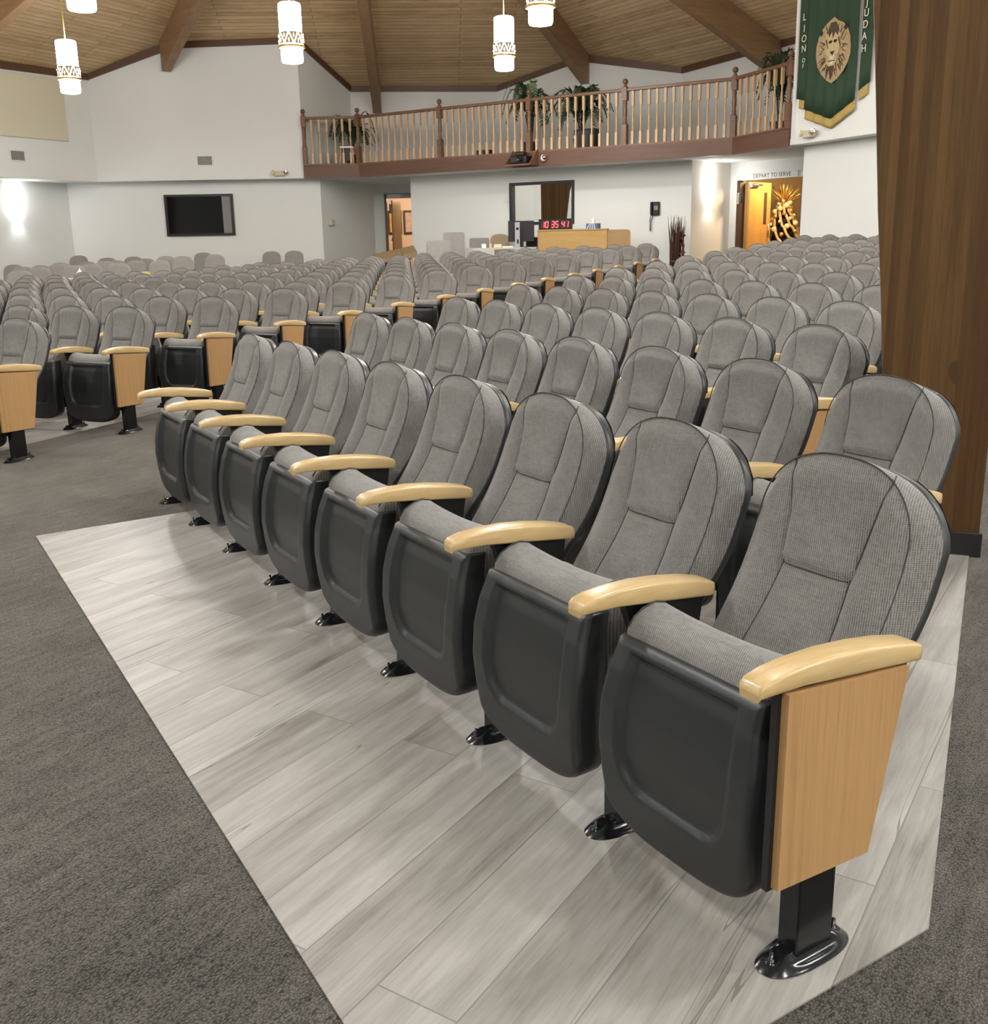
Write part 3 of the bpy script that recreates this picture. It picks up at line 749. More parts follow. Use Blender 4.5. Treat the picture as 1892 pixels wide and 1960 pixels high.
PTS = [(-7.75, 20.2, 4.02, 'lower one hanging at the far left before the beige panel'), (-5.15, 14.1, 4.18, 'larger one cut by the top edge at upper left'), (-3.2, 18.0, 4.13, 'second in from left, in front of the balcony corner'), (.33, 20.1, 4.27, 'hanging lowest above the middle of the balcony'), (.8, 16.0, 4.27, 'larger one just right of the balcony palm'), (4.55, 13.1, 4.33, 'partly seen in front of the green banner')]
EXTRA = [(-10.0, 10.5), (-5.0, 8.7), (.4, 10.2), (4.6, 7.6), (-8.8, 3.6), (-3.6, 3.4), (1.2, 4.6), (4.2, 2.0), (-.8, -1.6), (-11.5, 16.0), (3.2, -2.4), (6.8, -1.8), (7.6, 4.2)]  # unseen pendants added out of view to brighten the room
protoP = make_pendant()
def rod_mesh(h):
    b = MB(); b.tube([(0, 0, .965), (0, 0, h)], .011, 6); b.lathe([(.06, h-.06), (.06, h)], 12); return b
for i, q in enumerate(PTS+[(x, y, 4.1 if roof_z(x, y) > 5.4 or y < 7 else 4.1, None) for x, y in EXTRA]):
    o = protoP if i == 0 else copy_tree(protoP)
    if i: 
        for c in [c for c in o.children if c.name.startswith('ceiling_rod')]: bpy.data.objects.remove(c)
    x, y, z, lb = q; top = roof_z(x, y)
    if top < 4.95: top = 4.93
    o.location = (x, y, z); rod_mesh(top-z).build('ceiling_rod', M_BRASS, o)
    tag(o, 'lit white cylinder pendant lamp, '+lb if lb else 'lit white cylinder pendant lamp added unseen to brighten the room', 'lamp', 'pendant lamps under the ceiling')
    ld = bpy.data.lights.new('pendant_light', 'AREA'); ld.shape = 'DISK'; ld.size = .30; ld.energy = PEND_W; ld.color = (1, .985, .95)
    lo = bpy.data.objects.new('pendant_light', ld); COL.objects.link(lo); lo.parent = o; lo.location = (0, 0, .035)

# ------------------------------------------------------------------ laminated column
b = MB()
L = [(-.385, .06), (-.405, .70), (-.43, 1.0), (-.467, 1.36), (-.505, 1.80), (-.540, 2.17), (-.62, 2.8), (-.80, 3.5), (-1.0, 4.1)]
Rr = [(0, .06), (0, 2.6), (-.015, 3.2), (-.08, 3.7), (-.2, 4.1)]
b.prism(L+Rr[::-1], 0, .30, 0, lambda a, c, h: (a, h, c))
col = thing('timber_column', 'big brown laminated timber column with a black foot at right', 'column', (1.942, 3.905, z1(1.75, 4)), math.radians(-20))
b.build('shaft', M_LAM, col)
b = MB(); b.box(-.40, .012, -.012, .312, -.03, .098, 0, .004); o = b.build('column_shoe', M_BLKM, col); o['label'] = 'black steel shoe'
b = MB()
b.prism([(-.45, -.15), (.45, -.15), (.40, 1.5), (.55, 2.8), (.95, 4.2), (-.5, 4.2)], -.15, .15, 0, lambda a, c, h: (a, h, c))
tag(b.build('timber_column', M_LAM, None, (-10.9, 17.75, .06), math.radians(-63)), 'brown laminated timber column seen mirrored in the booth window', 'column')

# ------------------------------------------------------------------ balcony railing
RAIL_Z = ZS+.285
rl = thing('balcony_railing', 'brown wooden balcony railing with turned posts and tan balusters', 'railing', (0, 0, RAIL_Z))
def newel():
    b = MB(); b.box(-.055, .055, -.055, .055, 0, .42); b.lathe([(.05, .42), (.052, .44), (.036, .46), (.045, .50), (.034, .53), (.042, .60), (.046, .70), (.038, .80), (.05, .83), (.034, .85), (.05, .88)], 12); b.box(-.055, .055, -.055, .055, .88, 1.13); b.lathe([(.055, 1.13), (.03, 1.17), (.026, 1.19), (.05, 1.21), (.058, 1.245), (.045, 1.28), (.01, 1.30)], 12); return b.mesh('newel_post', [M_RAIL])
def baluster():
    b = MB(); b.box(-.026, .026, -.026, .026, .03, .28); b.lathe([(.025, .28), (.016, .31), (.021, .33), (.015, .36), (.022, .46), (.024, .54), (.015, .70), (.021, .73), (.015, .75), (.025, .77)], 8); b.box(-.026, .026, -.026, .026, .77, 1.05); return b.mesh('baluster', [M_BAL])
nm, bm_ = newel(), baluster()
bx = lambda px: None
PX = [-3.13, -1.09+.0, .90, 2.81, 4.74]
posts = [(-4.44, 25.93)]+[(x, bf(x)+.02) for x in PX]+[(5.30, 18.95)]
cnt = [6, 12, 12, 11, 12, 7]
for i, p in enumerate(posts): add_part('newel_post', rl, nm, (p[0], p[1], 0), math.atan2(-.66, 1) if 0 < i < 6 else 0)
for i in range(6):
    p0, p1 = np.array(posts[i]), np.array(posts[i+1]); ang = math.atan2(p1[1]-p0[1], p1[0]-p0[0]); ln = np.linalg.norm(p1-p0)
    b = MB(); b.box(.05, ln-.05, -.035, .035, 1.05, 1.115, 0, .01); b.build('top_rail', M_RAIL, rl, (p0[0], p0[1], 0), ang)
    b = MB(); b.box(.05, ln-.05, -.04, .04, .0, .032); b.build('bottom_rail', M_RAIL, rl, (p0[0], p0[1], 0), ang)
    for j in range(cnt[i]):
        q = p0+(p1-p0)*(j+1)/(cnt[i]+1); add_part('baluster', rl, bm_, (q[0], q[1], 0), ang)

# palms on the balcony
def palm(name, loc, h, spread, nf, label, seed, potr=.17, lighttop=False, poth=.3, dens=22):
    rnd = random.Random(seed); r = thing(name, label, 'plant', loc, 0, 'palms on the balcony')
    b = MB(); b.lathe([(potr*.75, 0), (potr*.95, poth*.9), (potr, poth), (potr*.9, poth), (potr*.85, poth*.85), (.001, poth*.85)], 16, caps=False); b.build('pot', M_POT, r)
    b = MB()
    for k in range(3): b.tube([(rnd.uniform(-.04, .04), rnd.uniform(-.04, .04), poth*.8), (rnd.uniform(-.1, .1), rnd.uniform(-.1, .1), h*.55)], .016, 5)
    b.build('stem', M_TWIG, r)
    b = MB()
    for k in range(nf):
        a = 2*math.pi*k/nf+rnd.uniform(-.3, .3); zs = rnd.uniform(.30, .62)*h; ln = spread*rnd.uniform(.75, 1.15); rise = (h-zs)*rnd.uniform(.45, 1.05)
        mi = 1 if (lighttop and k % 5 == 0) else 0
        if lighttop and k == 0: rise = h*.62; ln = spread*.25
        pts = []
        for t in np.linspace(0, 1, 9):
            rr = ln*t; z = zs+rise*math.sin(math.pi*min(1, t*1.0)*.75)*1.1-.25*h*t*t*t; pts.append(Vector((math.cos(a)*rr, math.sin(a)*rr, z)))
        b.tube(pts, .006, 4, mi)
        side = Vector((-math.sin(a), math.cos(a), 0))
        for q in range(dens):
            t = .15+.85*q/dens; i0 = min(7, int(t*8)); p = pts[i0].lerp(pts[i0+1], t*8-i0); d = (pts[i0+1]-pts[i0]).normalized()
            L2 = .26*spread*(1-.5*t)*rnd.uniform(.8, 1.2)
            for s in (-1, 1):
                tip = p+(side*s*.75+d*.75).normalized()*L2+Vector((0, 0, -.10*L2)); wv = d*.014
                b.add([p-wv, p+wv, tip.lerp(p, .4)+wv*1.3, tip, tip.lerp(p, .4)-wv*1.3], [(0, 1, 2, 3, 4)], mi)
    b.build('fronds', [M_LEAF, M_LEAFL], r)
    return r
BZ = ZS+.27
palm('potted_palm', (-3.40, 26.75, BZ), 1.30, .60, 20, 'dark green potted palm at the balcony left corner post', 3)
palm('potted_palm', (.95, 24.05, BZ), 1.62, .62, 20, 'bushy potted palm behind the middle balcony post, one pale frond on top', 5, .2, True)
palm('potted_palm', (2.05, 23.4, BZ), 1.35, .72, 24, 'wide dark potted palm right of the middle balcony post', 8, .2)
palm('potted_palm', (5.45, 20.1, BZ), 1.5, .46, 24, 'tall dark potted palm at the right end of the balcony', 11, .17, False, .25)
def boxthing(name, label, cat, loc, dims, m, rz=0.0, bev=.008, group=None):
    b = MB(); b.box(-dims[0]/2, dims[0]/2, -dims[1]/2, dims[1]/2, 0, dims[2], 0, bev); return tag(b.build(name, m, None, loc, rz), label, cat, group)
RZ = math.atan2(-.66, 1)
spk = thing('floor_speaker', 'black floor speaker behind the palm on the balcony', 'speaker', (2.12, 22.85, BZ), RZ)
b = MB(); b.box(-.25, .25, -.14, .14, 0, .44, 0, .015); b.build('cabinet', M_BLKM, spk); b = MB(); b.box(-.22, .22, -.152, -.138, .03, .41, 0, .005); b.build('grille', M_FRAME, spk)
boxthing('stage_monitor', 'low black box on the balcony left of the middle palm', 'speaker', (-.05, 24.35, BZ), (.36, .25, .17), M_BLKM, RZ)
boxthing('stage_monitor', 'flat black box on the balcony floor, left of the taller black box', 'speaker', (-.55, 24.6, BZ), (.34, .22, .07), M_BLKM, RZ)
e = thing('step_stool', 'pale folding step stool with dark opening beside the left balcony palm', 'stool', (-3.42, 25.98, BZ), 0)
b = MB(); b.box(-.16, .16, -.12, .12, .40, .44, 0, .005); b.build('top_step', M_WHITEP, e)
b = MB(); b.box(-.13, .13, -.03, .02, .12, .40); b.build('dark_bin', M_BLKM, e)
for s in (-1, 1):
    b = MB(); b.tube([(s*.14, -.1, .41), (s*.17, -.16, 0)], .018, 6); b.build('leg', M_BAL, e); b = MB(); b.tube([(s*.14, .1, .41), (s*.17+.12, .2, 0)], .018, 6); b.build('leg', M_BAL, e)
# projector in a wooden cradle and a small dome camera on the fascia
fx = lambda x, out: (x+wbn[0]*-out, bf(x)+wbn[1]*-out)
p = fx(.80, .03)
pj = thing('projector_cradle', 'wooden cradle bracket on the balcony front holding a projector', 'bracket', (p[0], p[1], ZS-.02), RZ)
b = MB(); b.prism([(-.30, .03), (.36, .03), (.36, .06), (-.30, .06)], 0, .34, 0, lambda a, c, h: (a, -h, c)); b.build('shelf', M_RAIL, pj)
for s in (-1, 1):
    b = MB(); b.prism([(0, .06), (-.36, .06), (-.02, .36), (0, .36)], 0, .02, 0, lambda a, c, h, s=s: ((.34 if s > 0 else -.28)+h, a, c)); b.build('side_bracket', M_RAIL, pj)
pr = thing('projector', 'black video projector sitting in the cradle on the balcony front', 'projector', (p[0]-.06, p[1]-.14, ZS+.04), RZ)
b = MB(); b.box(-.21, .21, -.16, .13, .01, .17, 0, .02); b.build('body', M_BLKM, pr)
b = MB(); b.lathe([(.06, 0), (.06, .06), (.045, .065), (.04, .03), (.001, .03)], 14); 
o = b.build('lens', M_FRAME, pr, (.06, -.16, .10)); o.rotation_euler = (math.pi/2, 0, 0)
b = MB(); b.box(-.12, .10, -.10, .08, .17, .26, 0, .02); b.build('cable_box', M_BLKM, pr)
p = fx(1.23, .03)
dc = thing('dome_camera', 'small white dome camera on the balcony front', 'camera', (p[0], p[1], ZS+.15), RZ)
b = MB(); b.sphere((0, -.03, 0), .075); b.build('housing', M_WHITEP, dc); b = MB(); b.sphere((.035, -.06, .01), .055); b.build('lens_dome', M_STEEL, dc)

# ------------------------------------------------------------------ left and back walls: fittings
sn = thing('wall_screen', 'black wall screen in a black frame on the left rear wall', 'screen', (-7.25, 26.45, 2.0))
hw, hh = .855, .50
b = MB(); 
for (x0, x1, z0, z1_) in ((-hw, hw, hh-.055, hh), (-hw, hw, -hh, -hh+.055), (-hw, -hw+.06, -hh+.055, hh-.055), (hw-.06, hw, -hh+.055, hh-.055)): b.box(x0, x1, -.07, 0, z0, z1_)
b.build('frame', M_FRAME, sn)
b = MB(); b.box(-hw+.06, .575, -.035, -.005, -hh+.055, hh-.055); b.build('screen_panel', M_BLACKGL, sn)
b = MB(); b.box(.575, hw-.06, -.035, -.005, -hh+.055, hh-.055); o = b.build('grey_strip', M_VENT, sn); o['label'] = 'grey strip at the right side of the screen'  # plain grey strip inside the frame, right of the dark screen
def vent(loc, rz, label, w_=.35, h_=.20):
    r = thing('air_vent', label, 'vent', loc, rz, 'grey air vents on the upper walls')
    b = MB(); t = .03
    for (x0, x1, z0, z1_) in ((-w_/2-t, w_/2+t, h_/2, h_/2+t), (-w_/2-t, w_/2+t, -h_/2-t, -h_/2), (-w_/2-t, -w_/2, -h_/2, h_/2), (w_/2, w_/2+t, -h_/2, h_/2)): b.box(x0, x1, -.02, 0, z0, z1_)
    b.build('frame', M_WHITEP, r)
    b = MB(); b.box(-w_/2, w_/2, -.004, 0, -h_/2, h_/2, 0)
    for i in range(8): b.box(-w_/2, w_/2, -.014, -.004, -h_/2+i*h_/8+.003, -h_/2+i*h_/8+.013, 1)
    b.box(-.01, .01, -.016, 0, -h_/2, h_/2, 1)
    b.build('louvre', [M_VENT, simple('vent_slat', (.30, .30, .28), .5)], r)
vent((-6.9, 26.0, 3.265), 0, 'grey air vent on the rear wall above the black screen')
LD = np.array(UL)-np.array((-14.4, 16.9)); LD = LD/np.linalg.norm(LD); LRZ = math.atan2(LD[1], LD[0])
def lw(al, out=0.0): 
    p = np.array(UL)-LD*al; return (p[0]+LD[1]*out, p[1]-LD[0]*out)
vent((*lw(2.21), 3.30), LRZ, 'grey air vent on the left wall under the beige panel')
vent((*lw(8.3), 3.9), LRZ, 'grey air vent reflected in the booth window')
b = MB(); b.box(-2.1, 2.1, -.05, 0, 0, 1.36, 0, .01)
tag(b.build('acoustic_panel', M_BEIGE, None, (*lw(.78+2.1), 3.70), LRZ), 'large beige acoustic panel on the upper left wall', 'panel')
def emergency(loc, rz, label, two=True):
    r = thing('emergency_light', label, 'emergency light', loc, rz, 'beige emergency lights')
    b = MB(); b.box(-.13, .13, -.09, 0, -.06, .06, 0, .012); b.build('battery_box', M_BOXB, r)
    for s in (-1, 1):
        b = MB(); b.lathe([(.035, 0), (.06, .06), (.052, .063), (.02, .03), (.001, .03)], 12); o = b.build('lamp_head', M_STEEL if s > 0 else M_BOXB, r, (s*.13, -.05, .01)); o.rotation_euler = (math.radians(75), 0, math.radians(25*s))
emergency((-5.09, 25.99, 2.935), 0, 'beige twin emergency light low on the rear wall beside the balcony')
pe = BW0+BD*.57; BRZ = math.atan2(BD[1], BD[0])
emergency((pe[0]+BN[0]*.012, pe[1]+BN[1]*.012, 2.955), BRZ, 'beige emergency light with silver lamp under the green banner')
b = MB(); b.box(-.10, .10, -.09, 0, -.07, .07, 0, .01)
fp = np.array((-4.2, 26.45)); fd = np.array((1.0, 2.9))/math.hypot(1, 2.9)
pp = fp+fd*.42; tag(b.build('wall_speaker_box', M_BOXB, None, (pp[0]+.005, pp[1], 1.77), math.atan2(fd[1], fd[0])), 'small beige box on the bright wall of the left recess', 'wall box')
def sconce(loc, rz, label, watts):
    r = thing('wall_sconce', label, 'sconce', loc, rz, 'lit wall sconces')
    b = MB(); b.box(-.05, .05, -.03, 0, -.22, .22, 0, .005); b.build('back_plate', M_WHITEP, r)
    b = MB(); n = 10
    for (rr, z0, z1_) in ((.115, -.17, .17), (.075, -.30, .30)):
        vs = [(rr*math.cos(math.pi+math.pi*k/n), -.03+rr*math.sin(math.pi+math.pi*k/n), z) for z in (z0, z1_) for k in range(n+1)]
        b.add(vs, [(k, k+1, n+2+k, n+1+k) for k in range(n)]+[tuple(range(n+1))[::-1], tuple(range(n+1, 2*n+2))], 0, False)
    b.build('glass_shade', M_GLASS2, r)
    for s in (1, -1):
        ld = bpy.data.lights.new('sconce_light', 'SPOT'); ld.energy = watts; ld.spot_size = math.radians(110); ld.spot_blend = .9; ld.shadow_soft_size = .06; ld.color = (.93, .97, 1) if watts > 0 else (1, 1, 1)
        lo = bpy.data.objects.new('sconce_light', ld); COL.objects.link(lo); lo.parent = r; lo.location = (0, -.12, s*.33); lo.rotation_euler = (math.pi if s > 0 else 0, 0, 0)
M_GLASS2 = emis('lit_sconce_glass', (1, .99, .97), 22.0)
ld_ = np.array(LLW)-np.array((-13.6, 18.4)); ld_ = ld_/np.linalg.norm(ld_); ps = np.array(LLW)-ld_*1.75
sconce((ps[0], ps[1], 2.32), math.atan2(ld_[1], ld_[0]), 'brightly lit sconce on the lower left wall', 16)
fd2 = DRa-np.array(wbr); fd2 = fd2/np.linalg.norm(fd2); ps = np.array(wbr)+fd2*.66
sconce((ps[0], ps[1], 2.32), math.atan2(fd2[1], fd2[0]), 'brightly lit sconce in the right recess beside the door', 14)

# booth window in the lower back wall
bw = thing('booth_window', 'black framed reflective booth window in the back wall', 'window', (0, 0, 0))
b = MB(); t = .06
for (a0, a1, z0, z1_) in ((wa0, wa1, wz1-t, wz1), (wa0, wa1, wz0, wz0+t), (wa0, wa0+t, wz0+t, wz1-t), (wa1-t, wa1, wz0+t, wz1-t)): wb_box(b, a0, a1, -.09, .03, z0, z1_)
b.build('frame', M_FRAME, bw)
b = MB(); wb_box(b, wa0+t, wa1-t, -.07, -.055, wz0+t, wz1-t); b.build('glass', M_MIRROR, bw)
# telephone on the back wall
al = (3.57+1.93)*1.198
q = wb(al); ph = thing('wall_telephone', 'black wall telephone with hanging cord', 'telephone', (q[0], q[1], 1.87), RZ)
b = MB(); b.box(-.10, .10, -.06, 0, -.14, .14, 0, .012); b.build('body', M_FRAME, ph)
b = MB(); b.box(-.095, -.045, -.10, -.06, -.12, .14, 0, .015); b.build('handset', M_FRAME, ph)
b = MB(); b.box(-.015, .075, -.065, -.06, -.03, .06); b.build('number_card', M_VENT, ph)
b = MB(); b.tube([(-.08, -.06, -.12), (-.115, -.05, -.25), (-.11, -.05, -.44), (-.10, -.05, -.47), (-.088, -.05, -.44), (-.085, -.05, -.25), (-.04, -.05, -.14)], .008, 6); b.build('cord', M_FRAME, ph)

# ------------------------------------------------------------------ sound desk, clock, table, chairs at the back
dk0 = np.array((1.10, 22.98)); dkd = wbd
def dk(a, o=0.0): p = dk0+dkd*a-wbn*o; return p
zf = z1(1.8, 22.4)
desk = thing('sound_desk', 'oak sound desk with angled right end in front of the back wall', 'desk', (dk0[0], dk0[1], zf), RZ)
H = 1.45-zf
b = MB(); b.box(0, 1.66, -.02, .02, 0, H); b.build('front_panel', M_OAK, desk)
b = MB(); b.box(-.04, 0, -.02, .55, 0, H+.0); b.build('left_panel', M_OAKX, desk)
b = MB(); b.box(-.045, 1.68, -.035, .02, H, H+.025); b.build('top_edge', M_OAK, desk)
b = MB(); pl = [(0, 0), (0.48, 0), (.48, H-.06), (.46, H-.02), (.42, H), (0, H)]
a3 = math.radians(22)
b.prism(pl, 0, .035, 0, lambda a, c, h: (1.66+a*math.cos(a3)-h*math.sin(a3), a*math.sin(a3)+h*math.cos(a3), c)); b.build('right_panel', M_OAKX, desk)
b = MB(); b.box(0, 1.64, .02, .55, H-.28, H-.25); b.build('work_shelf', M_OAK, desk)
ck = thing('digital_clock', 'black digital clock with red numerals 10 35 41', 'clock', (*dk(.36, -.07), zf+H+.026), RZ)
b = MB(); b.box(-.41, .41, -.03, .03, 0, .225, 0, .004); b.build('case', M_FRAME, ck)
SEG = {'0': 'abcdef', '1': 'bc', '3': 'abgcd', '4': 'fgbc', '5': 'afgcd', '8': 'abcdefg'}
b = MB(); b2 = MB(); dw, dh, tk = .062, .062, .016; x = -.335
for ch in '10 35 41':
    if ch == ' ': x += .055; continue
    for sg in 'abcdefg':
        g = {'a': (0, dw, 2*dh, 1), 'g': (0, dw, dh, 1), 'd': (0, dw, 0, 1), 'f': (0, 0, dh, 0), 'b': (dw, 0, dh, 0), 'e': (0, 0, 0, 0), 'c': (dw, 0, 0, 0)}[sg]
        tgt = b if sg in SEG[ch] else b2
        sl = lambda z: z*.12
        if g[3]: xx, zz = x+sl(g[2]), .045+g[2]; tgt.box(xx+.006, xx+dw-.006, -.034, -.03, zz-tk/2, zz+tk/2)
        else:
            zz = .045+g[2]; xx = x+g[0]
            tgt.box(xx-tk/2, xx+tk/2, -.034, -.03, zz+.006, zz+dh-.006, xf=lambda p: (p[0]+sl(p[2]-.045), p[1], p[2]))
    x += .098
b.build('lit_numerals', M_RED, ck); b2.build('unlit_segments', M_DIM, ck)
tb = thing('tissue_box', 'blue and white tissue box with a tissue sticking out', 'tissue box', (*dk(1.27, -.10), zf+H+.026), RZ)
b = MB(); b.box(-.14, .14, -.07, .07, 0, .11, 0, .004); b.build('carton', M_BLUE, tb)
b = MB()
for k in range(4): b.add([(-.12+.06*k, -.0715, .0), (-.10+.06*k, -.0715, .0), (-.04+.035*k, -.0715, .11), (-.055+.035*k, -.0715, .11)], [(0, 1, 2, 3)])
b.build('printed_rays', M_WHITEP, tb)
b = MB(); b.lathe([(.05, .105), (.03, .15), (.055, .19), (.02, .215), (.001, .22)], 9, caps=False); b.build('tissue', M_PAPER, tb)
# folding table with monitor and computer
tq = np.array((-.75, 23.05)); zt = z1(0, 22.6)+.83
tbl = thing('folding_table', 'pale grey folding table left of the sound desk', 'table', (0, 0, zt))
P = [(-1.02, 23.0), (1.03, 23.12), (1.22, 23.8), (-1.02, 23.8)]
b = MB(); b.prism(P, -.035, 0); b.build('tabletop', M_GREYT, tbl)
b = MB(); b.box(-.92, .10, 23.03, 23.05, -.17, -.035); b.build('apron', M_GREYT, tbl)
for (x, y) in ((-.85, 23.15), (-.85, 23.65), (.85, 23.2), (.85, 23.65)): b = MB(); b.tube([(x, y, -.035), (x, y, z1(x, y)-zt)], .016, 6); b.build('leg', M_VENT, tbl)
mo = thing('computer_monitor', 'black monitor seen from behind on the folding table', 'monitor', (.72, 23.42, zt), math.radians(-4))
b = MB(); b.box(-.30, .28, -.02, .03, .12, .57, 0, .008); b.build('screen_back', M_BLKM, mo)
b = MB(); b.box(-.04, .04, -.01, .05, .01, .3); b.build('stand', M_BLKM, mo); b = MB(); b.box(-.13, .13, -.06, .10, 0, .015); b.build('base', M_BLKM, mo)
pc = thing('computer_tower', 'slim silver computer tower standing in front of the monitor', 'computer', (.62, 23.22, zt), math.radians(-4))
b = MB(); b.box(-.055, .055, -.035, .05, .0, .54, 0, .006); b.build('case', M_VENTL if 'M_VENTL' in globals() else simple('silver_case', (.42, .42, .45), .35, .3), pc)
b = MB(); b.lathe([(.028, 0), (.03, .004), (.001, .005)], 14); o = b.build('round_badge', M_FRAME, pc, (0, -.036, .40)); o.rotation_euler = (math.pi/2, 0, 0)
b = MB(); b.box(-.012, .028, -.038, -.034, .08, .17); b.build('front_slot', M_FRAME, pc)
boxthing('document_scanner', 'black flat device with a pale lid beside the monitor', 'device', (1.02, 23.66, zt), (.34, .22, .20), M_FRAME, RZ)
boxthing('keyboard_tray', 'thin pale grey lid on the black device', 'lid', (1.04, 23.64, zt+.20), (.22, .16, .02), M_GREYT, RZ)
cb = MB(); cb.tube([(.80, 23.10, zt+.01), (.84, 23.06, zt-.1), (.80, 23.08, zt-.4), (.9, 23.1, zt-.7)], .008, 5); tag(cb.build('power_cable', M_FRAME), 'black cable hanging from the folding table', 'cable')
for i, (x, y, d, m, lb) in enumerate([(-.13, 23.4, (.10, .07, .085), M_PAPER, 'white paper cup box at left of the pair on the table'), (.02, 23.4, (.05, .05, .09), M_BOXB, 'narrow cream box on the folding table'), (.18, 23.4, (.17, .1, .075), M_YEL2 if 'M_YEL2' in globals() else simple('cream_card', (.75, .70, .48), .7), 'cream card box on the folding table, right of the narrow one'), (.40, 23.3, (.24, .14, .03), M_PAPER, 'flat white paper stack on the table beside the monitor')]):
    boxthing('paper_box', lb, 'box', (x, y, zt), d, m, 0, .003, 'small items on the folding table')
def stack_chair(label, x, y, rz, m, square=False, bw_=.46, h=.86, group='stacking chairs along the back wall'):
    r = thing('stacking_chair', label, 'chair', (x, y, z1(x, y)+.002), rz, group)
    b = MB(); U = [math.sin(math.radians(a)) for a in np.linspace(-90, 90, 19)]; fr, bk = [], []
    pw = 8 if square else 2.6; hs = .10 if square else .17
    for v in np.linspace(0, 1, 12):
        a_, c_ = [], []
        for u in U:
            x_ = u*bw_/2; z0_ = .44 if not square else .46; zt_ = arch(x_, bw_/2+.001, h-hs, hs, pw); z = z0_+v*(zt_-z0_)
            n = -.20-(z-.45)*.17; d = .018*(abs(u)**6); e = .02*sstep(.9, 1, v)
            a_.append((x_, n-d-e*.5+.018*u*u, z)); c_.append((x_, n-.05+d*.8+e*.5+.018*u*u, z))
        fr.append(a_); bk.append(c_)
    b.grid(fr); b.grid(bk, flip=True)
    rimf = [q[0] for q in fr]+fr[-1][1:-1]+[q[-1] for q in fr][::-1]; rimb = [q[0] for q in bk]+bk[-1][1:-1]+[q[-1] for q in bk][::-1]
    b.grid([rimf, rimb], flip=True); b.grid([fr[0], bk[0]]); b.build('backrest', m, r)
    b = MB(); b.box(-.23, .23, -.19, .25, .41, .48, 0, .025); b.build('seat', m, r)
    for sx in (-1, 1):
        for sy, top in ((.21, .41), (-.20, .50)): b = MB(); b.tube([(sx*.22, sy*(.9), top), (sx*.225, sy*1.12, 0)], .012, 6); b.build('leg', M_BLKM, r)
    return r
PROTO_S = {}
def put_stack(label, px, z_unused, x, y, rz, m, **kw):
    key = (m.name, tuple(sorted(kw.items())))
    if key not in PROTO_S: PROTO_S[key] = stack_chair(label, x, y, rz, m, **kw); return PROTO_S[key]
    o = copy_tree(PROTO_S[key]); o.location = (x, y, z1(x, y)+.002); o.rotation_euler[2] = rz; tag(o, label, 'chair', kw.get('group', 'stacking chairs along the back wall')); return o

LCH = [(-8.10, 17.6, .87), (-8.35, 18.95, .88), (-8.45, 20.1, .89), (-7.45, 18.3, .91), (-7.85, 20.2, .88), (-8.25, 22.0, .87), (-8.40, 23.1, .85), (-7.05, 19.5, .90), (-7.70, 22.3, .86), (-7.95, 23.8, .85), (-6.80, 21.1, .88), (-7.10, 22.5, .93), (-8.5, 24.6, .88), (-9.25, 25.0, .86), (-9.7, 24.3, .95), (-10.2, 25.6, .83), (-9.1, 23.3, .83), (-8.95, 21.6, .86), (-9.75, 23.4, .82), (-9.75, 22.3, .81), (-9.7, 21.4, .82), (-10.3, 22.2, .84), (-6.66, 22.4, .92), (-6.95, 25.0, .92), (-6.08, 22.7, .93), (-5.35, 25.2, .90), (-4.75, 25.0, .90)]
LBL = ['nearest of the left loose chairs, at the left photo edge', 'second loose chair from the left edge, before the sconce wall', 'third loose chair from the left edge, overlapped by two nearer backs', 'loose chair just left of the white cloth', 'loose chair directly behind the white cloth', 'loose chair below the left wall corner', 'small loose chair under the left wall corner, right side', 'loose chair just right of the white cloth', 'loose chair behind and right of the white cloth', 'loose chair half hidden between two others, left of the yellow card', 'loose chair right above the yellow card', 'loose chair at right end of the left cluster, before the wall', 'loose chair against the rear wall in the left cluster', 'loose chair against the rear wall, beside the wall corner', 'taller loose chair rising at the left wall corner', 'loose chair against the sconce wall beside the corner', 'half hidden loose chair below the tallest back at the corner', 'loose chair behind the third one from the left edge', 'loose chair along the sconce wall, third from the corner', 'loose chair along the sconce wall, left of its neighbours', 'low loose chair near the left edge under the sconce', 'rearmost loose chair at the left photo edge', 'single loose chair below the left edge of the black screen', 'rear one of two overlapping chairs below the black screen', 'front one of two overlapping chairs below the black screen', 'left one of two chairs near the balcony end wall', 'right one of two chairs near the balcony end wall']
for (x, y, h), lb in zip(LCH, LBL):
    o = put_stack('grey '+lb, 0, 0, x, y, 0, M_FAB2, group='loose chairs on the left'); o.location = (x, y, z1(x, y)+.002); o.rotation_euler[2] = math.pi+random.uniform(-.12, .12)
    o.scale[2] = h/.86; tag(o, 'grey '+lb, 'chair', 'loose chairs on the left')
def cloth_bit(name, label, cat, x, y, z, m, r):
    rnd = random.Random(4); b = MB(); rows = []
    for i in range(7):
        f = i/6; rows.append([(r*(1-f)*math.cos(a)*(1+.25*rnd.uniform(-1, 1)), r*.8*(1-f)*math.sin(a)*(1+.25*rnd.uniform(-1, 1)), .16*f**1.3*(1+.1*rnd.uniform(-1, 1))) for a in np.linspace(0, 2*math.pi, 14, endpoint=False)])
    b.grid(rows, closed=True); return tag(b.build(name, m, None, (x, y, z)), label, cat)
zc = z1(-7.45, 18.3)
cloth_bit('crumpled_cloth', 'crumpled white cloth lying between the loose chairs at left', 'cloth', -7.0, 17.75, z1(-7.0, 17.75)+.72, M_PAPER, .13)
b = MB(); b.box(-.03, .03, -.03, .03, -.72, .002); b.box(-.17, .17, -.15, .15, -.02, 0); 
tag(b.build('small_stool', M_GREYT, None, (-7.0, 17.75, z1(-7.0, 17.75)+.72)), 'small grey stand under the white cloth among the loose chairs', 'stand')
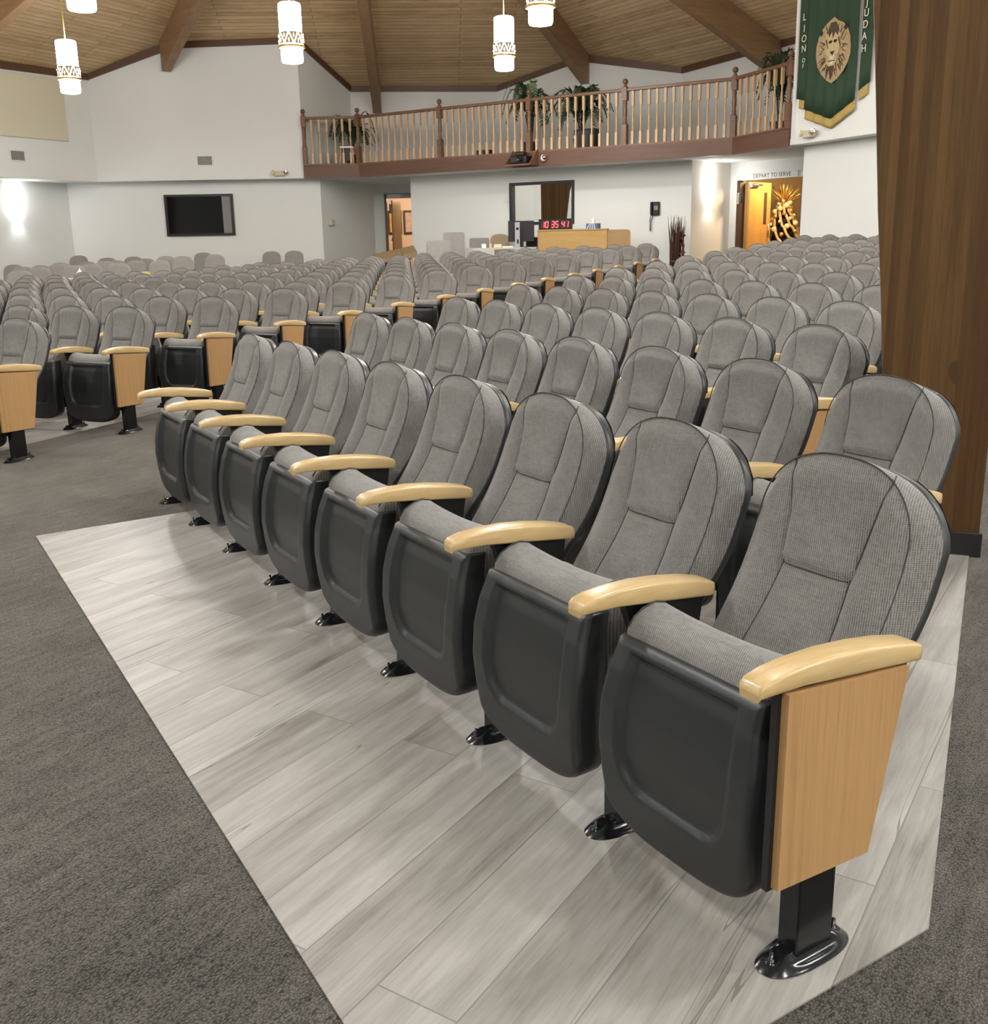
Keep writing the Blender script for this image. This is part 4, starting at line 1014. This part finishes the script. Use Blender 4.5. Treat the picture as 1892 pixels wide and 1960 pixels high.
boxthing('yellow_card', 'yellow card box standing among the loose chairs at left', 'box', (-6.55, 19.8, z1(-6.55, 19.8)+.0), (.13, .10, .72), M_YEL, 0, .004)
# office chairs by the table
put_stack('tall grey square-backed chair left of the folding table', 0, 0, -.74, 22.4, 0, M_FAB2, square=True, h=1.20, group='office chairs by the table')
o = put_stack('lower grey square-backed chair in front of the taller one', 0, 0, -1.10, 21.6, math.pi-.1, M_FAB2, square=True, h=1.06, bw_=.52, group='office chairs by the table'); o.location = (-1.10, 21.6, z1(-1.1, 21.6)+.002); o.rotation_euler[2] = math.pi-.1
o = PROTO_S[(M_FAB2.name, tuple(sorted(dict(square=True, h=1.20, group='office chairs by the table').items())))]; o.rotation_euler[2] = math.pi+.1; o.location = (-.74, 22.4, z1(-.74, 22.4)+.002)
o = put_stack('grey square-backed chair behind the folding table', 0, 0, -.24, 24.15, math.pi, M_FAB2, square=True, h=1.03, bw_=.46, group='office chairs by the table'); o.rotation_euler[2] = math.pi
o = put_stack('round-backed tan chair behind the folding table', 0, 0, .24, 24.05, math.pi, M_TAN, h=1.10, bw_=.46, group='office chairs by the table'); o.rotation_euler[2] = math.pi
# lectern with split angled top
zl = z1(-1.95, 21.8)
lc = thing('lectern', 'brown lectern with a tilted split top before the left doorway', 'lectern', (-1.98, 21.9, zl), math.radians(12))
b = MB(); b.box(-.28, .28, -.16, .20, 0, .66, 0, .01); b.build('body', M_DARKW, lc)
b = MB(); b.prism([(-.24, .66), (.24, .66), (.38, .77), (-.40, .70)], -.14, .2, 0, lambda a, c, h: (a, h, c)); b.build('neck', M_DARKW, lc)
b = MB(); b.prism([(-.42, .70), (.12, .77), (.12, .86), (-.42, .76)], -.30, .28, 0, lambda a, c, h: (a, h, c+h*.22)); b.build('top_board', M_LTRIM, lc)
b = MB(); b.prism([(.125, .77), (.42, .82), (.42, .925), (.125, .865)], -.30, .28, 0, lambda a, c, h: (a, h, c+h*.22)); b.build('top_board', M_LTRIM, lc)
# bundle of twigs
tw = thing('twig_bundle', 'bundle of brown twigs standing on the floor beside the right recess', 'decoration', (3.90, 21.75, z1(3.9, 21.75)))
rnd = random.Random(2); b = MB()
for k in range(90):
    a = rnd.uniform(0, 6.283); r0 = .13*math.sqrt(rnd.random()); h = rnd.uniform(.85, 1.3); fl = rnd.uniform(.9, 1.55)
    b.tube([(r0*math.cos(a), r0*math.sin(a)*.7, 0), (r0*math.cos(a)*1.05+rnd.uniform(-.02, .02), r0*math.sin(a)*.8, h*.55), (r0*math.cos(a)*fl+rnd.uniform(-.04, .04), r0*math.sin(a)*fl, h)], .011, 4, 0, [.014, .011, .003])
o = b.build('twigs', M_TWIG, tw); o['kind'] = 'stuff'
b = MB()
for k in range(26): b.sphere((.10+rnd.uniform(-.05, .05), -.09+rnd.uniform(-.04, .03), rnd.uniform(.25, .95)), .022, 0, 6, 4)
o = b.build('red_leaves', M_BERRY, tw); o['kind'] = 'stuff'
b = MB(); b.lathe([(.135, .34), (.14, .36), (.135, .38)], 16, caps=False); b.build('tie_band', M_TWIG, tw)

# ------------------------------------------------------------------ green banner
def bp(al, out=.05): p = BW0+BD*al+BN*out; return (p[0], p[1])
bn = thing('hanging_banner', 'green lion banner with gold fringe hanging on the right upper wall', 'banner', (*bp(0), 0), BRZ)
# local x runs along the wall, local -y into the room
def flat(name, poly, y0, y1, m, parent=bn): 
    b = MB(); b.prism(poly, y0, y1, 0, lambda a, c, h: (a, h, c)); return b.build(name, m, parent)
def folds(name, xl, xr, zt, bot, m, amp, nf, y=0.0):
    b = MB(); rows = []; n = 40
    for i in range(n+1):
        f = i/n; x = xl+(xr-xl)*f; zb = bot(x); rows.append([(x, y-amp*(.5+.5*math.sin(f*nf*6.283+.8*math.sin(3*(zb-z_))))*(.6+.4*(zt-z_)/(zt-zb)), z_) for z_ in np.linspace(zb, zt, 9)])
    b.grid(rows); o = b.build(name, m, bn); md = o.modifiers.new('thick', 'SOLIDIFY'); md.thickness = .006; return o
top = 5.45; apx = 1.10
mb_ = lambda x: 3.14+abs(x-apx)*(.22/.66 if x < apx else .24/.57)
folds('centre_cloth', .415, 1.675, top, mb_, M_GREEN, .03, 5)
folds('centre_fringe', .425, 1.668, 3.42, lambda x: mb_(x)-.155, M_GOLD, .02, 5, .012).location[1] = .0
bpy.data.objects['centre_fringe'].data.transform(Matrix.Identity(4))
folds('left_strip', .17, .43, top, lambda x: 3.50+(.43-x)*.25, M_GREEN, .015, 1, .012)
folds('left_fringe', .235, .425, 3.60, lambda x: 3.355+(.43-x)*.25, M_GOLD, .01, 1, .02)
folds('right_strip', 1.735, 1.985, top, lambda x: 3.50+(x-1.735)*.45, M_GREEN, .015, 1, .012)
folds('right_fringe', 1.738, 1.935, 3.60, lambda x: 3.345+(x-1.738)*.45, M_GOLD, .01, 1, .02)
def letter(ch, x, z, size=.125, sx=1.0):
    o = text_mesh(ch, size, M_LETTER, 'letter', bn, (sx, 1)); o.location = (x, -.022, z); o.rotation_euler = (math.pi/2, 0, 0); return o
for ch, x, z, s_ in (('L', .31, 4.84, .16), ('I', .318, 4.66, .16), ('O', .325, 4.50, .16), ('N', .333, 4.34, .16), ('O', .343, 4.155, .10), ('F', .338, 4.065, .10), ('J', 1.838, 4.78, .16), ('U', 1.834, 4.62, .16), ('D', 1.827, 4.455, .16), ('A', 1.82, 4.285, .16), ('H', 1.822, 4.105, .16)): letter(ch, x, z, s_)
# lion head emblem
M_LA = simple('mane_tan', (.42, .31, .16), .7, 0, .25, 25); M_LB = simple('mane_brown', (.07, .04, .025), .7, 0, .2, 25); M_LC = simple('face_gold', (.55, .44, .22), .6, 0, .15, 20); M_LD = simple('emblem_black', (.012, .010, .009), .7); M_LE = simple('muzzle_cream', (.72, .63, .42), .6)
em = MB(); cx, cz = 1.105, 4.20
def shape(pts, layer, mi): em.prism([(cx+a, cz+c) for a, c in pts], -.040-layer*.004, -.036-layer*.004, mi, lambda a, c, h: (a, h, c))
prof = [(0, .50), (.10, .43), (.22, .38), (.33, .30), (.40, .16), (.43, 0), (.43, -.12), (.38, -.24), (.28, -.36), (.14, -.46), (.01, -.51), (-.12, -.45), (-.26, -.34), (-.37, -.20), (-.42, -.04), (-.42, .10), (-.37, .24), (-.29, .35), (-.17, .43)]
shape(prof[::-1], 0, 0)
rnd = random.Random(5)
for k in range(90):
    a = rnd.uniform(0, 6.283); r0 = rnd.uniform(.20, .30); r1 = rnd.uniform(.32, .42); da = rnd.uniform(-.22, .22); wv = rnd.uniform(.006, .014)
    x0, z0_, x1, z1_ = r0*math.cos(a)*.95, r0*1.15*math.sin(a), r1*math.cos(a+da)*.95, min(.42, r1*1.12*math.sin(a+da))
    nx, nz = -(z1_-z0_), (x1-x0); ll = math.hypot(nx, nz)+1e-6; nx, nz = nx/ll*wv, nz/ll*wv
    shape([(x0-nx, z0_-nz), (x0+nx, z0_+nz), (x1, z1_)], 1+k % 3*.3, 1 if k % 3 else 2)
shape([(-.19, .20), (-.16, -.02), (-.13, -.18), (-.05, -.27), (.03, -.27), (.12, -.17), (.16, -.02), (.19, .20), (.10, .30), (-.08, .31)], 2.2, 2)
shape([(-.12, .29), (-.10, .20), (-.03, .28), (.0, .17), (.05, .27), (.12, .20), (.14, .30), (.05, .42), (-.07, .42)], 2.6, 1)
for sx in (-1, 1):
    shape([(sx*.06-.045, .125), (sx*.06, .10), (sx*.06+.05, .13), (sx*.06+.04, .15), (sx*.06-.03, .15)], 3, 3); shape([(sx*.15-.03, .17), (sx*.15+.03, .03), (sx*.15+.045, .03), (sx*.15+.0, .19)], 2.9, 1)
    shape([(sx*.30-.045, .30), (sx*.30, .25), (sx*.30+.045, .30), (sx*.30, .36)], 2.9, 3)
    for k in range(5): shape([(sx*.05, -.10-.012*k), (sx*.05, -.105-.012*k), (sx*(.20+.01*k), -.05-.035*k)], 3.4, 3)
shape([(-.045, .10), (.045, .10), (.035, -.03), (-.04, -.03)], 2.8, 2)
shape([(-.06, -.02), (.055, -.02), (.02, -.065), (.005, -.10), (-.01, -.065)], 3.2, 3)
shape([(-.09, -.10), (-.02, -.075), (.04, -.075), (.10, -.10), (.09, -.16), (.0, -.15), (-.08, -.16)], 2.9, 4)
shape([(-.075, -.165), (.0, -.15), (.08, -.165), (.07, -.175), (0, -.162), (-.065, -.175)], 3.3, 3); shape([(-.05, -.175), (.05, -.175), (.02, -.22), (-.02, -.22)], 3.0, 4)
shape([(-.08, -.24), (.06, -.24), (.03, -.36), (-.01, -.46), (-.05, -.36)], 3.0, 1)
em.build('lion_emblem', [M_LA, M_LB, M_LC, M_LD, M_LE], bn)

# ------------------------------------------------------------------ right doorway and foyer behind it
def sign(label, z, place, rz, w_, n_):
    r = thing('door_sign', label, 'sign', place, rz, 'door signs'); b = MB(); b.box(0, w_, -.012, .0, -.06, .06); b.build('sign_board', M_WHITEP, r)
    o = text_mesh('DEPART TO SERVE', .118, M_TEAL, 'lettering', r, (1.0, 1), .002, 'LEFT', 1.05); o.location = (n_, -.014, 0); o.rotation_euler = (math.pi/2, 0, 0); return r
DRZ = math.atan2(DRd[1], DRd[0])
# thresholds: white head above the opening
b = MB(); dr_box(b, .22, 2.05, -.12, 0, 2.43, 2.57); struct(b.build('wall_back', M_WALL))
q = dr(.27, .005); sign('white sign with grey letters over the right doorway', 0, (q[0], q[1], 2.50), DRZ, 1.60, .40)
b = MB(); dr_box(b, .22, .31, -.14, .02, zd := z1(*dr(.3))-.03, 2.44); dr_box(b, 1.98, 2.05, -.14, .02, zd, 2.44); struct(b.build('trim_3', M_DARKW))
d1 = thing('door_1', '', 'door', (*dr(.40, -.16), z1(*dr(.4))+.01), math.radians(45.5))
for k_ in ('label', 'category'): del d1[k_]
d1['kind'] = 'structure'
b = MB(); b.box(0, .92, -.02, .02, 0, 1.93); b.build('door_leaf', M_DOOR, d1)
b = MB(); b.box(.62, .74, -.026, .026, 1.04, 1.72); b.build('window_slot', M_DARKW, d1)
b = MB(); b.tube([(.05, -.05, 1.86), (.35, -.12, 1.87)], .018, 6); b.box(.0, .28, -.07, -.02, 1.82, 1.90); b.build('door_closer', M_STEEL, d1)
b = MB(); b.tube([(.80, -.055, .75), (.80, -.055, 1.05)], .012, 6); b.build('door_handle', M_STEEL, d1)
pl_ = thing('door_pull', 'grey metal closer box on the dark jamb of the right doorway', 'hardware', (*dr(.33, .04), 2.06), DRZ)
b = MB(); b.box(-.04, .0, -.05, .02, -.12, .12, 0, .008); b.build('body', M_STEEL, pl_); b = MB(); b.box(.05, .10, -.05, .0, -.10, .12, 0, .008); b.build('arm_box', M_FRAME, pl_)
def fbox(a0, a1, o0, o1, z0, z1_, m, name='wall_back'):
    b = MB(); dr_box(b, a0, a1, o0, o1, z0, z1_); return struct(b.build(name, m))
fbox(-1.2, 4.6, -4.3, -4.2, 0, 2.9, M_FOY); fbox(-1.3, -1.2, -4.3, -.12, 0, 2.9, M_FOY); fbox(4.5, 4.6, -4.3, -.12, 0, 2.9, M_FOY); fbox(-1.3, 4.6, -4.3, -.12, 2.9, 2.95, M_WALL, 'ceiling')
fbox(-1.3, 4.6, -4.3, -.12, .42, .45, M_CARPET, 'floor')
fl = bpy.data.lights.new('foyer_lamp', 'POINT'); fl.energy = 210; fl.color = (1, .76, .46); fl.shadow_soft_size = .2; fo = bpy.data.objects.new('foyer_lamp', fl); COL.objects.link(fo); fo.location = (*dr(1.0, -.75), 2.75)
# decorated fir tree in the foyer
tp = dr(-.15, -1.95); tz = .455
ct = thing('decorated_tree', 'dark fir tree covered in gold and cream decorations inside the right doorway', 'christmas tree', (tp[0], tp[1], tz))
b = MB(); rnd = random.Random(9)
for k in range(1500):
    h = rnd.random()**1.3; R0 = .50*(1-h)+.05; a = rnd.uniform(0, 6.283); z = .15+1.45*h; rr = R0*rnd.uniform(.35, 1)
    p = Vector((rr*math.cos(a), rr*math.sin(a), z)); d = Vector((math.cos(a+rnd.uniform(-.6, .6)), math.sin(a+rnd.uniform(-.6, .6)), rnd.uniform(-.4, .3)))*.12; w_ = Vector((-math.sin(a), math.cos(a), rnd.uniform(-.4, .4)))*.018
    b.add([p-w_, p+w_, p+d], [(0, 1, 2)])
b.lathe([(.42, .12), (.03, 1.6)], 12); o = b.build('branches', M_TREE, ct); o['kind'] = 'stuff'
b = MB(); b.lathe([(.05, 0), (.05, .2)], 8); b.build('trunk', M_TWIG, ct)
b = MB()
for k in range(90):
    a = rnd.uniform(0, 6.283); L2 = rnd.uniform(.25, .55); e_ = rnd.uniform(.35, 1.4)
    b.tube([(0, 0, 1.52), (math.cos(a)*L2*.4*math.cos(e_), math.sin(a)*L2*.4*math.cos(e_), 1.52+L2*.5*math.sin(e_)), (math.cos(a)*L2*math.cos(e_)*.9, math.sin(a)*L2*math.cos(e_)*.9, 1.52+L2*math.sin(e_))], .008, 4, 0, [.014, .013, .008])
o = b.build('gold_sprays', M_BAUG, ct); o['kind'] = 'stuff'
b = MB()
for k in range(9):
    a0 = k*.70; pts = []
    for t in np.linspace(0, 1, 14): 
        z = 1.55-1.3*t; R0 = .53*(1-(z-.15)/1.45)+.07; pts.append((R0*math.cos(a0+2.2*t), R0*math.sin(a0+2.2*t), z+.03*math.sin(t*30)))
    b.tube(pts, .036, 5)
b.build('ribbon', M_RIB, ct)
spots = ['high', 'middle', 'low']
bm0 = MB().sphere((0, 0, 0), 1.0, 0, 12, 8); bmeshes = [bm0.mesh('bauble', [M_BAUB]), bm0.mesh('bauble', [M_BAUG])]
for k in range(64):
    h = (k+.5)/64; a = k*2.39996; R0 = .50*(1-h)+.10; z = .2+1.42*h; r_ = (.065, .05, .042)[k % 3]
    o = bpy.data.objects.new('bauble', bmeshes[k % 3 == 1]); COL.objects.link(o); o.location = (tp[0]+R0*math.cos(a), tp[1]+R0*math.sin(a), tz+z); o.scale = (r_,)*3
    tag(o, 'shiny gold bauble on the decorated tree in the doorway' if k % 3 == 1 else 'pale cream bauble on the decorated tree in the doorway', 'bauble', 'gold baubles on the tree' if k % 3 == 1 else 'cream baubles on the tree')
gb = thing('gift_pile', 'cream wrapped parcel under the decorated tree', 'gift', (*dr(.15, -1.30), tz)); 
b = MB(); b.box(-.22, .22, -.12, .12, 0, .60, 0, .01); b.build('box', M_BAUB, gb); b = MB(); b.box(-.03, .03, -.124, .124, 0, .605); b.build('ribbon', M_BAUG, gb)

# ------------------------------------------------------------------ left doorway and the room behind it
q = (-2.84, 29.345); sign('white sign partly hidden over the left doorway', 0, (-2.86, 29.345, 2.485), 0, 1.9, .42)
zd = z1(-2.8, 29.3)
b = MB(); b.box(-2.90, -2.84, 29.30, 29.5, zd-.02, 2.54); struct(b.build('trim_3', M_DARKW))
b = MB(); b.box(-2.88, -1.4, 29.35, 29.47, 2.43, 2.56); struct(b.build('wall_back', M_WALL))
d2 = thing('door_2', '', 'door', (-2.72, 29.55, zd+.01), math.radians(80))
for k_ in ('label', 'category'): del d2[k_]
d2['kind'] = 'structure'
b = MB(); b.box(0, .9, -.02, .02, 0, 2.1); b.build('door_leaf', M_OAKX, d2); b = MB(); b.box(.0, .22, .02, .08, 1.75, 2.0); b.build('door_closer', M_STEEL, d2)
b = MB(); b.box(-4.4, -4.3, 29.47, 33.3, 0, 2.9); b.box(.6, .7, 29.47, 33.3, 0, 2.9); b.box(-4.4, .7, 33.2, 33.3, 0, 2.9); struct(b.build('wall_back', M_FOYL))
b = MB(); b.box(-4.4, .7, 29.47, 33.3, 2.9, 2.95); struct(b.build('ceiling', M_WALL)); b = MB(); b.box(-4.4, .7, 29.40, 33.3, .22, .26); struct(b.build('floor', M_CARPET))
fl = bpy.data.lights.new('lounge_lamp', 'POINT'); fl.energy = 110; fl.color = (1, .80, .60); fl.shadow_soft_size = .2; fo = bpy.data.objects.new('lounge_lamp', fl); COL.objects.link(fo); fo.location = (-2.2, 31.2, 2.7)
M_PIC = [simple('amber_picture', (.70, .40, .10), .6, 0, .25, 6), simple('pale_picture', (.62, .42, .32), .6, 0, .25, 6)]
for k, (x, lb) in enumerate(((-2.98, 'amber framed picture on the lounge wall seen through the left doorway'), (-2.48, 'second framed picture at the edge of the left doorway'))):
    r = thing('framed_picture', lb, 'picture', (x, 33.19, 1.84), 0, 'pictures in the lounge')
    b = MB(); ww, hh_ = .225, .36
    for (x0, x1, z0, z1_) in ((-ww, ww, hh_-.06, hh_), (-ww, ww, -hh_, -hh_+.06), (-ww, -ww+.06, -hh_+.06, hh_-.06), (ww-.06, ww, -hh_+.06, hh_-.06)): b.box(x0, x1, -.05, 0, z0, z1_, 0, .008)
    b.build('frame', M_DARKW, r); b = MB(); b.box(-ww+.06, ww-.06, -.02, -.01, -hh_+.06, hh_-.06); b.build('picture', M_PIC[k], r)
    if k == 0:
        b = MB(); b.lathe([(.05, 0), (.05, .01)], 12); b.prism([(-.09, -.17), (.08, -.17), (.05, -.02), (-.05, -.02)], -.002, .002, 0, lambda a, c, h: (a, c, h)); o = b.build('painted_figure', M_LTRIM, r, (-.01, -.025, .06)); o.rotation_euler = (math.pi/2, 0, 0)
lt = thing('side_table', 'small white side table in the lounge', 'table', (-2.92, 32.6, .26)); b = MB(); b.box(-.3, .3, -.25, .25, .62, .66); b.build('tabletop', M_WHITEP, lt)
for sx in (-1, 1):
    for sy in (-1, 1): b = MB(); b.box(sx*.26-.02, sx*.26+.02, sy*.21-.02, sy*.21+.02, 0, .62); b.build('leg', M_WHITEP, lt)
la = thing('table_lamp', 'table lamp with black shade seen through the left doorway', 'lamp', (-2.92, 32.6, .92)); b = MB(); b.lathe([(.08, 0), (.08, .02), (.015, .03), (.015, .38)], 12); b.build('stem', M_BRASS, la); b = MB(); b.lathe([(.14, .36), (.09, .54)], 16, caps=False); b.build('shade', M_FRAME, la)
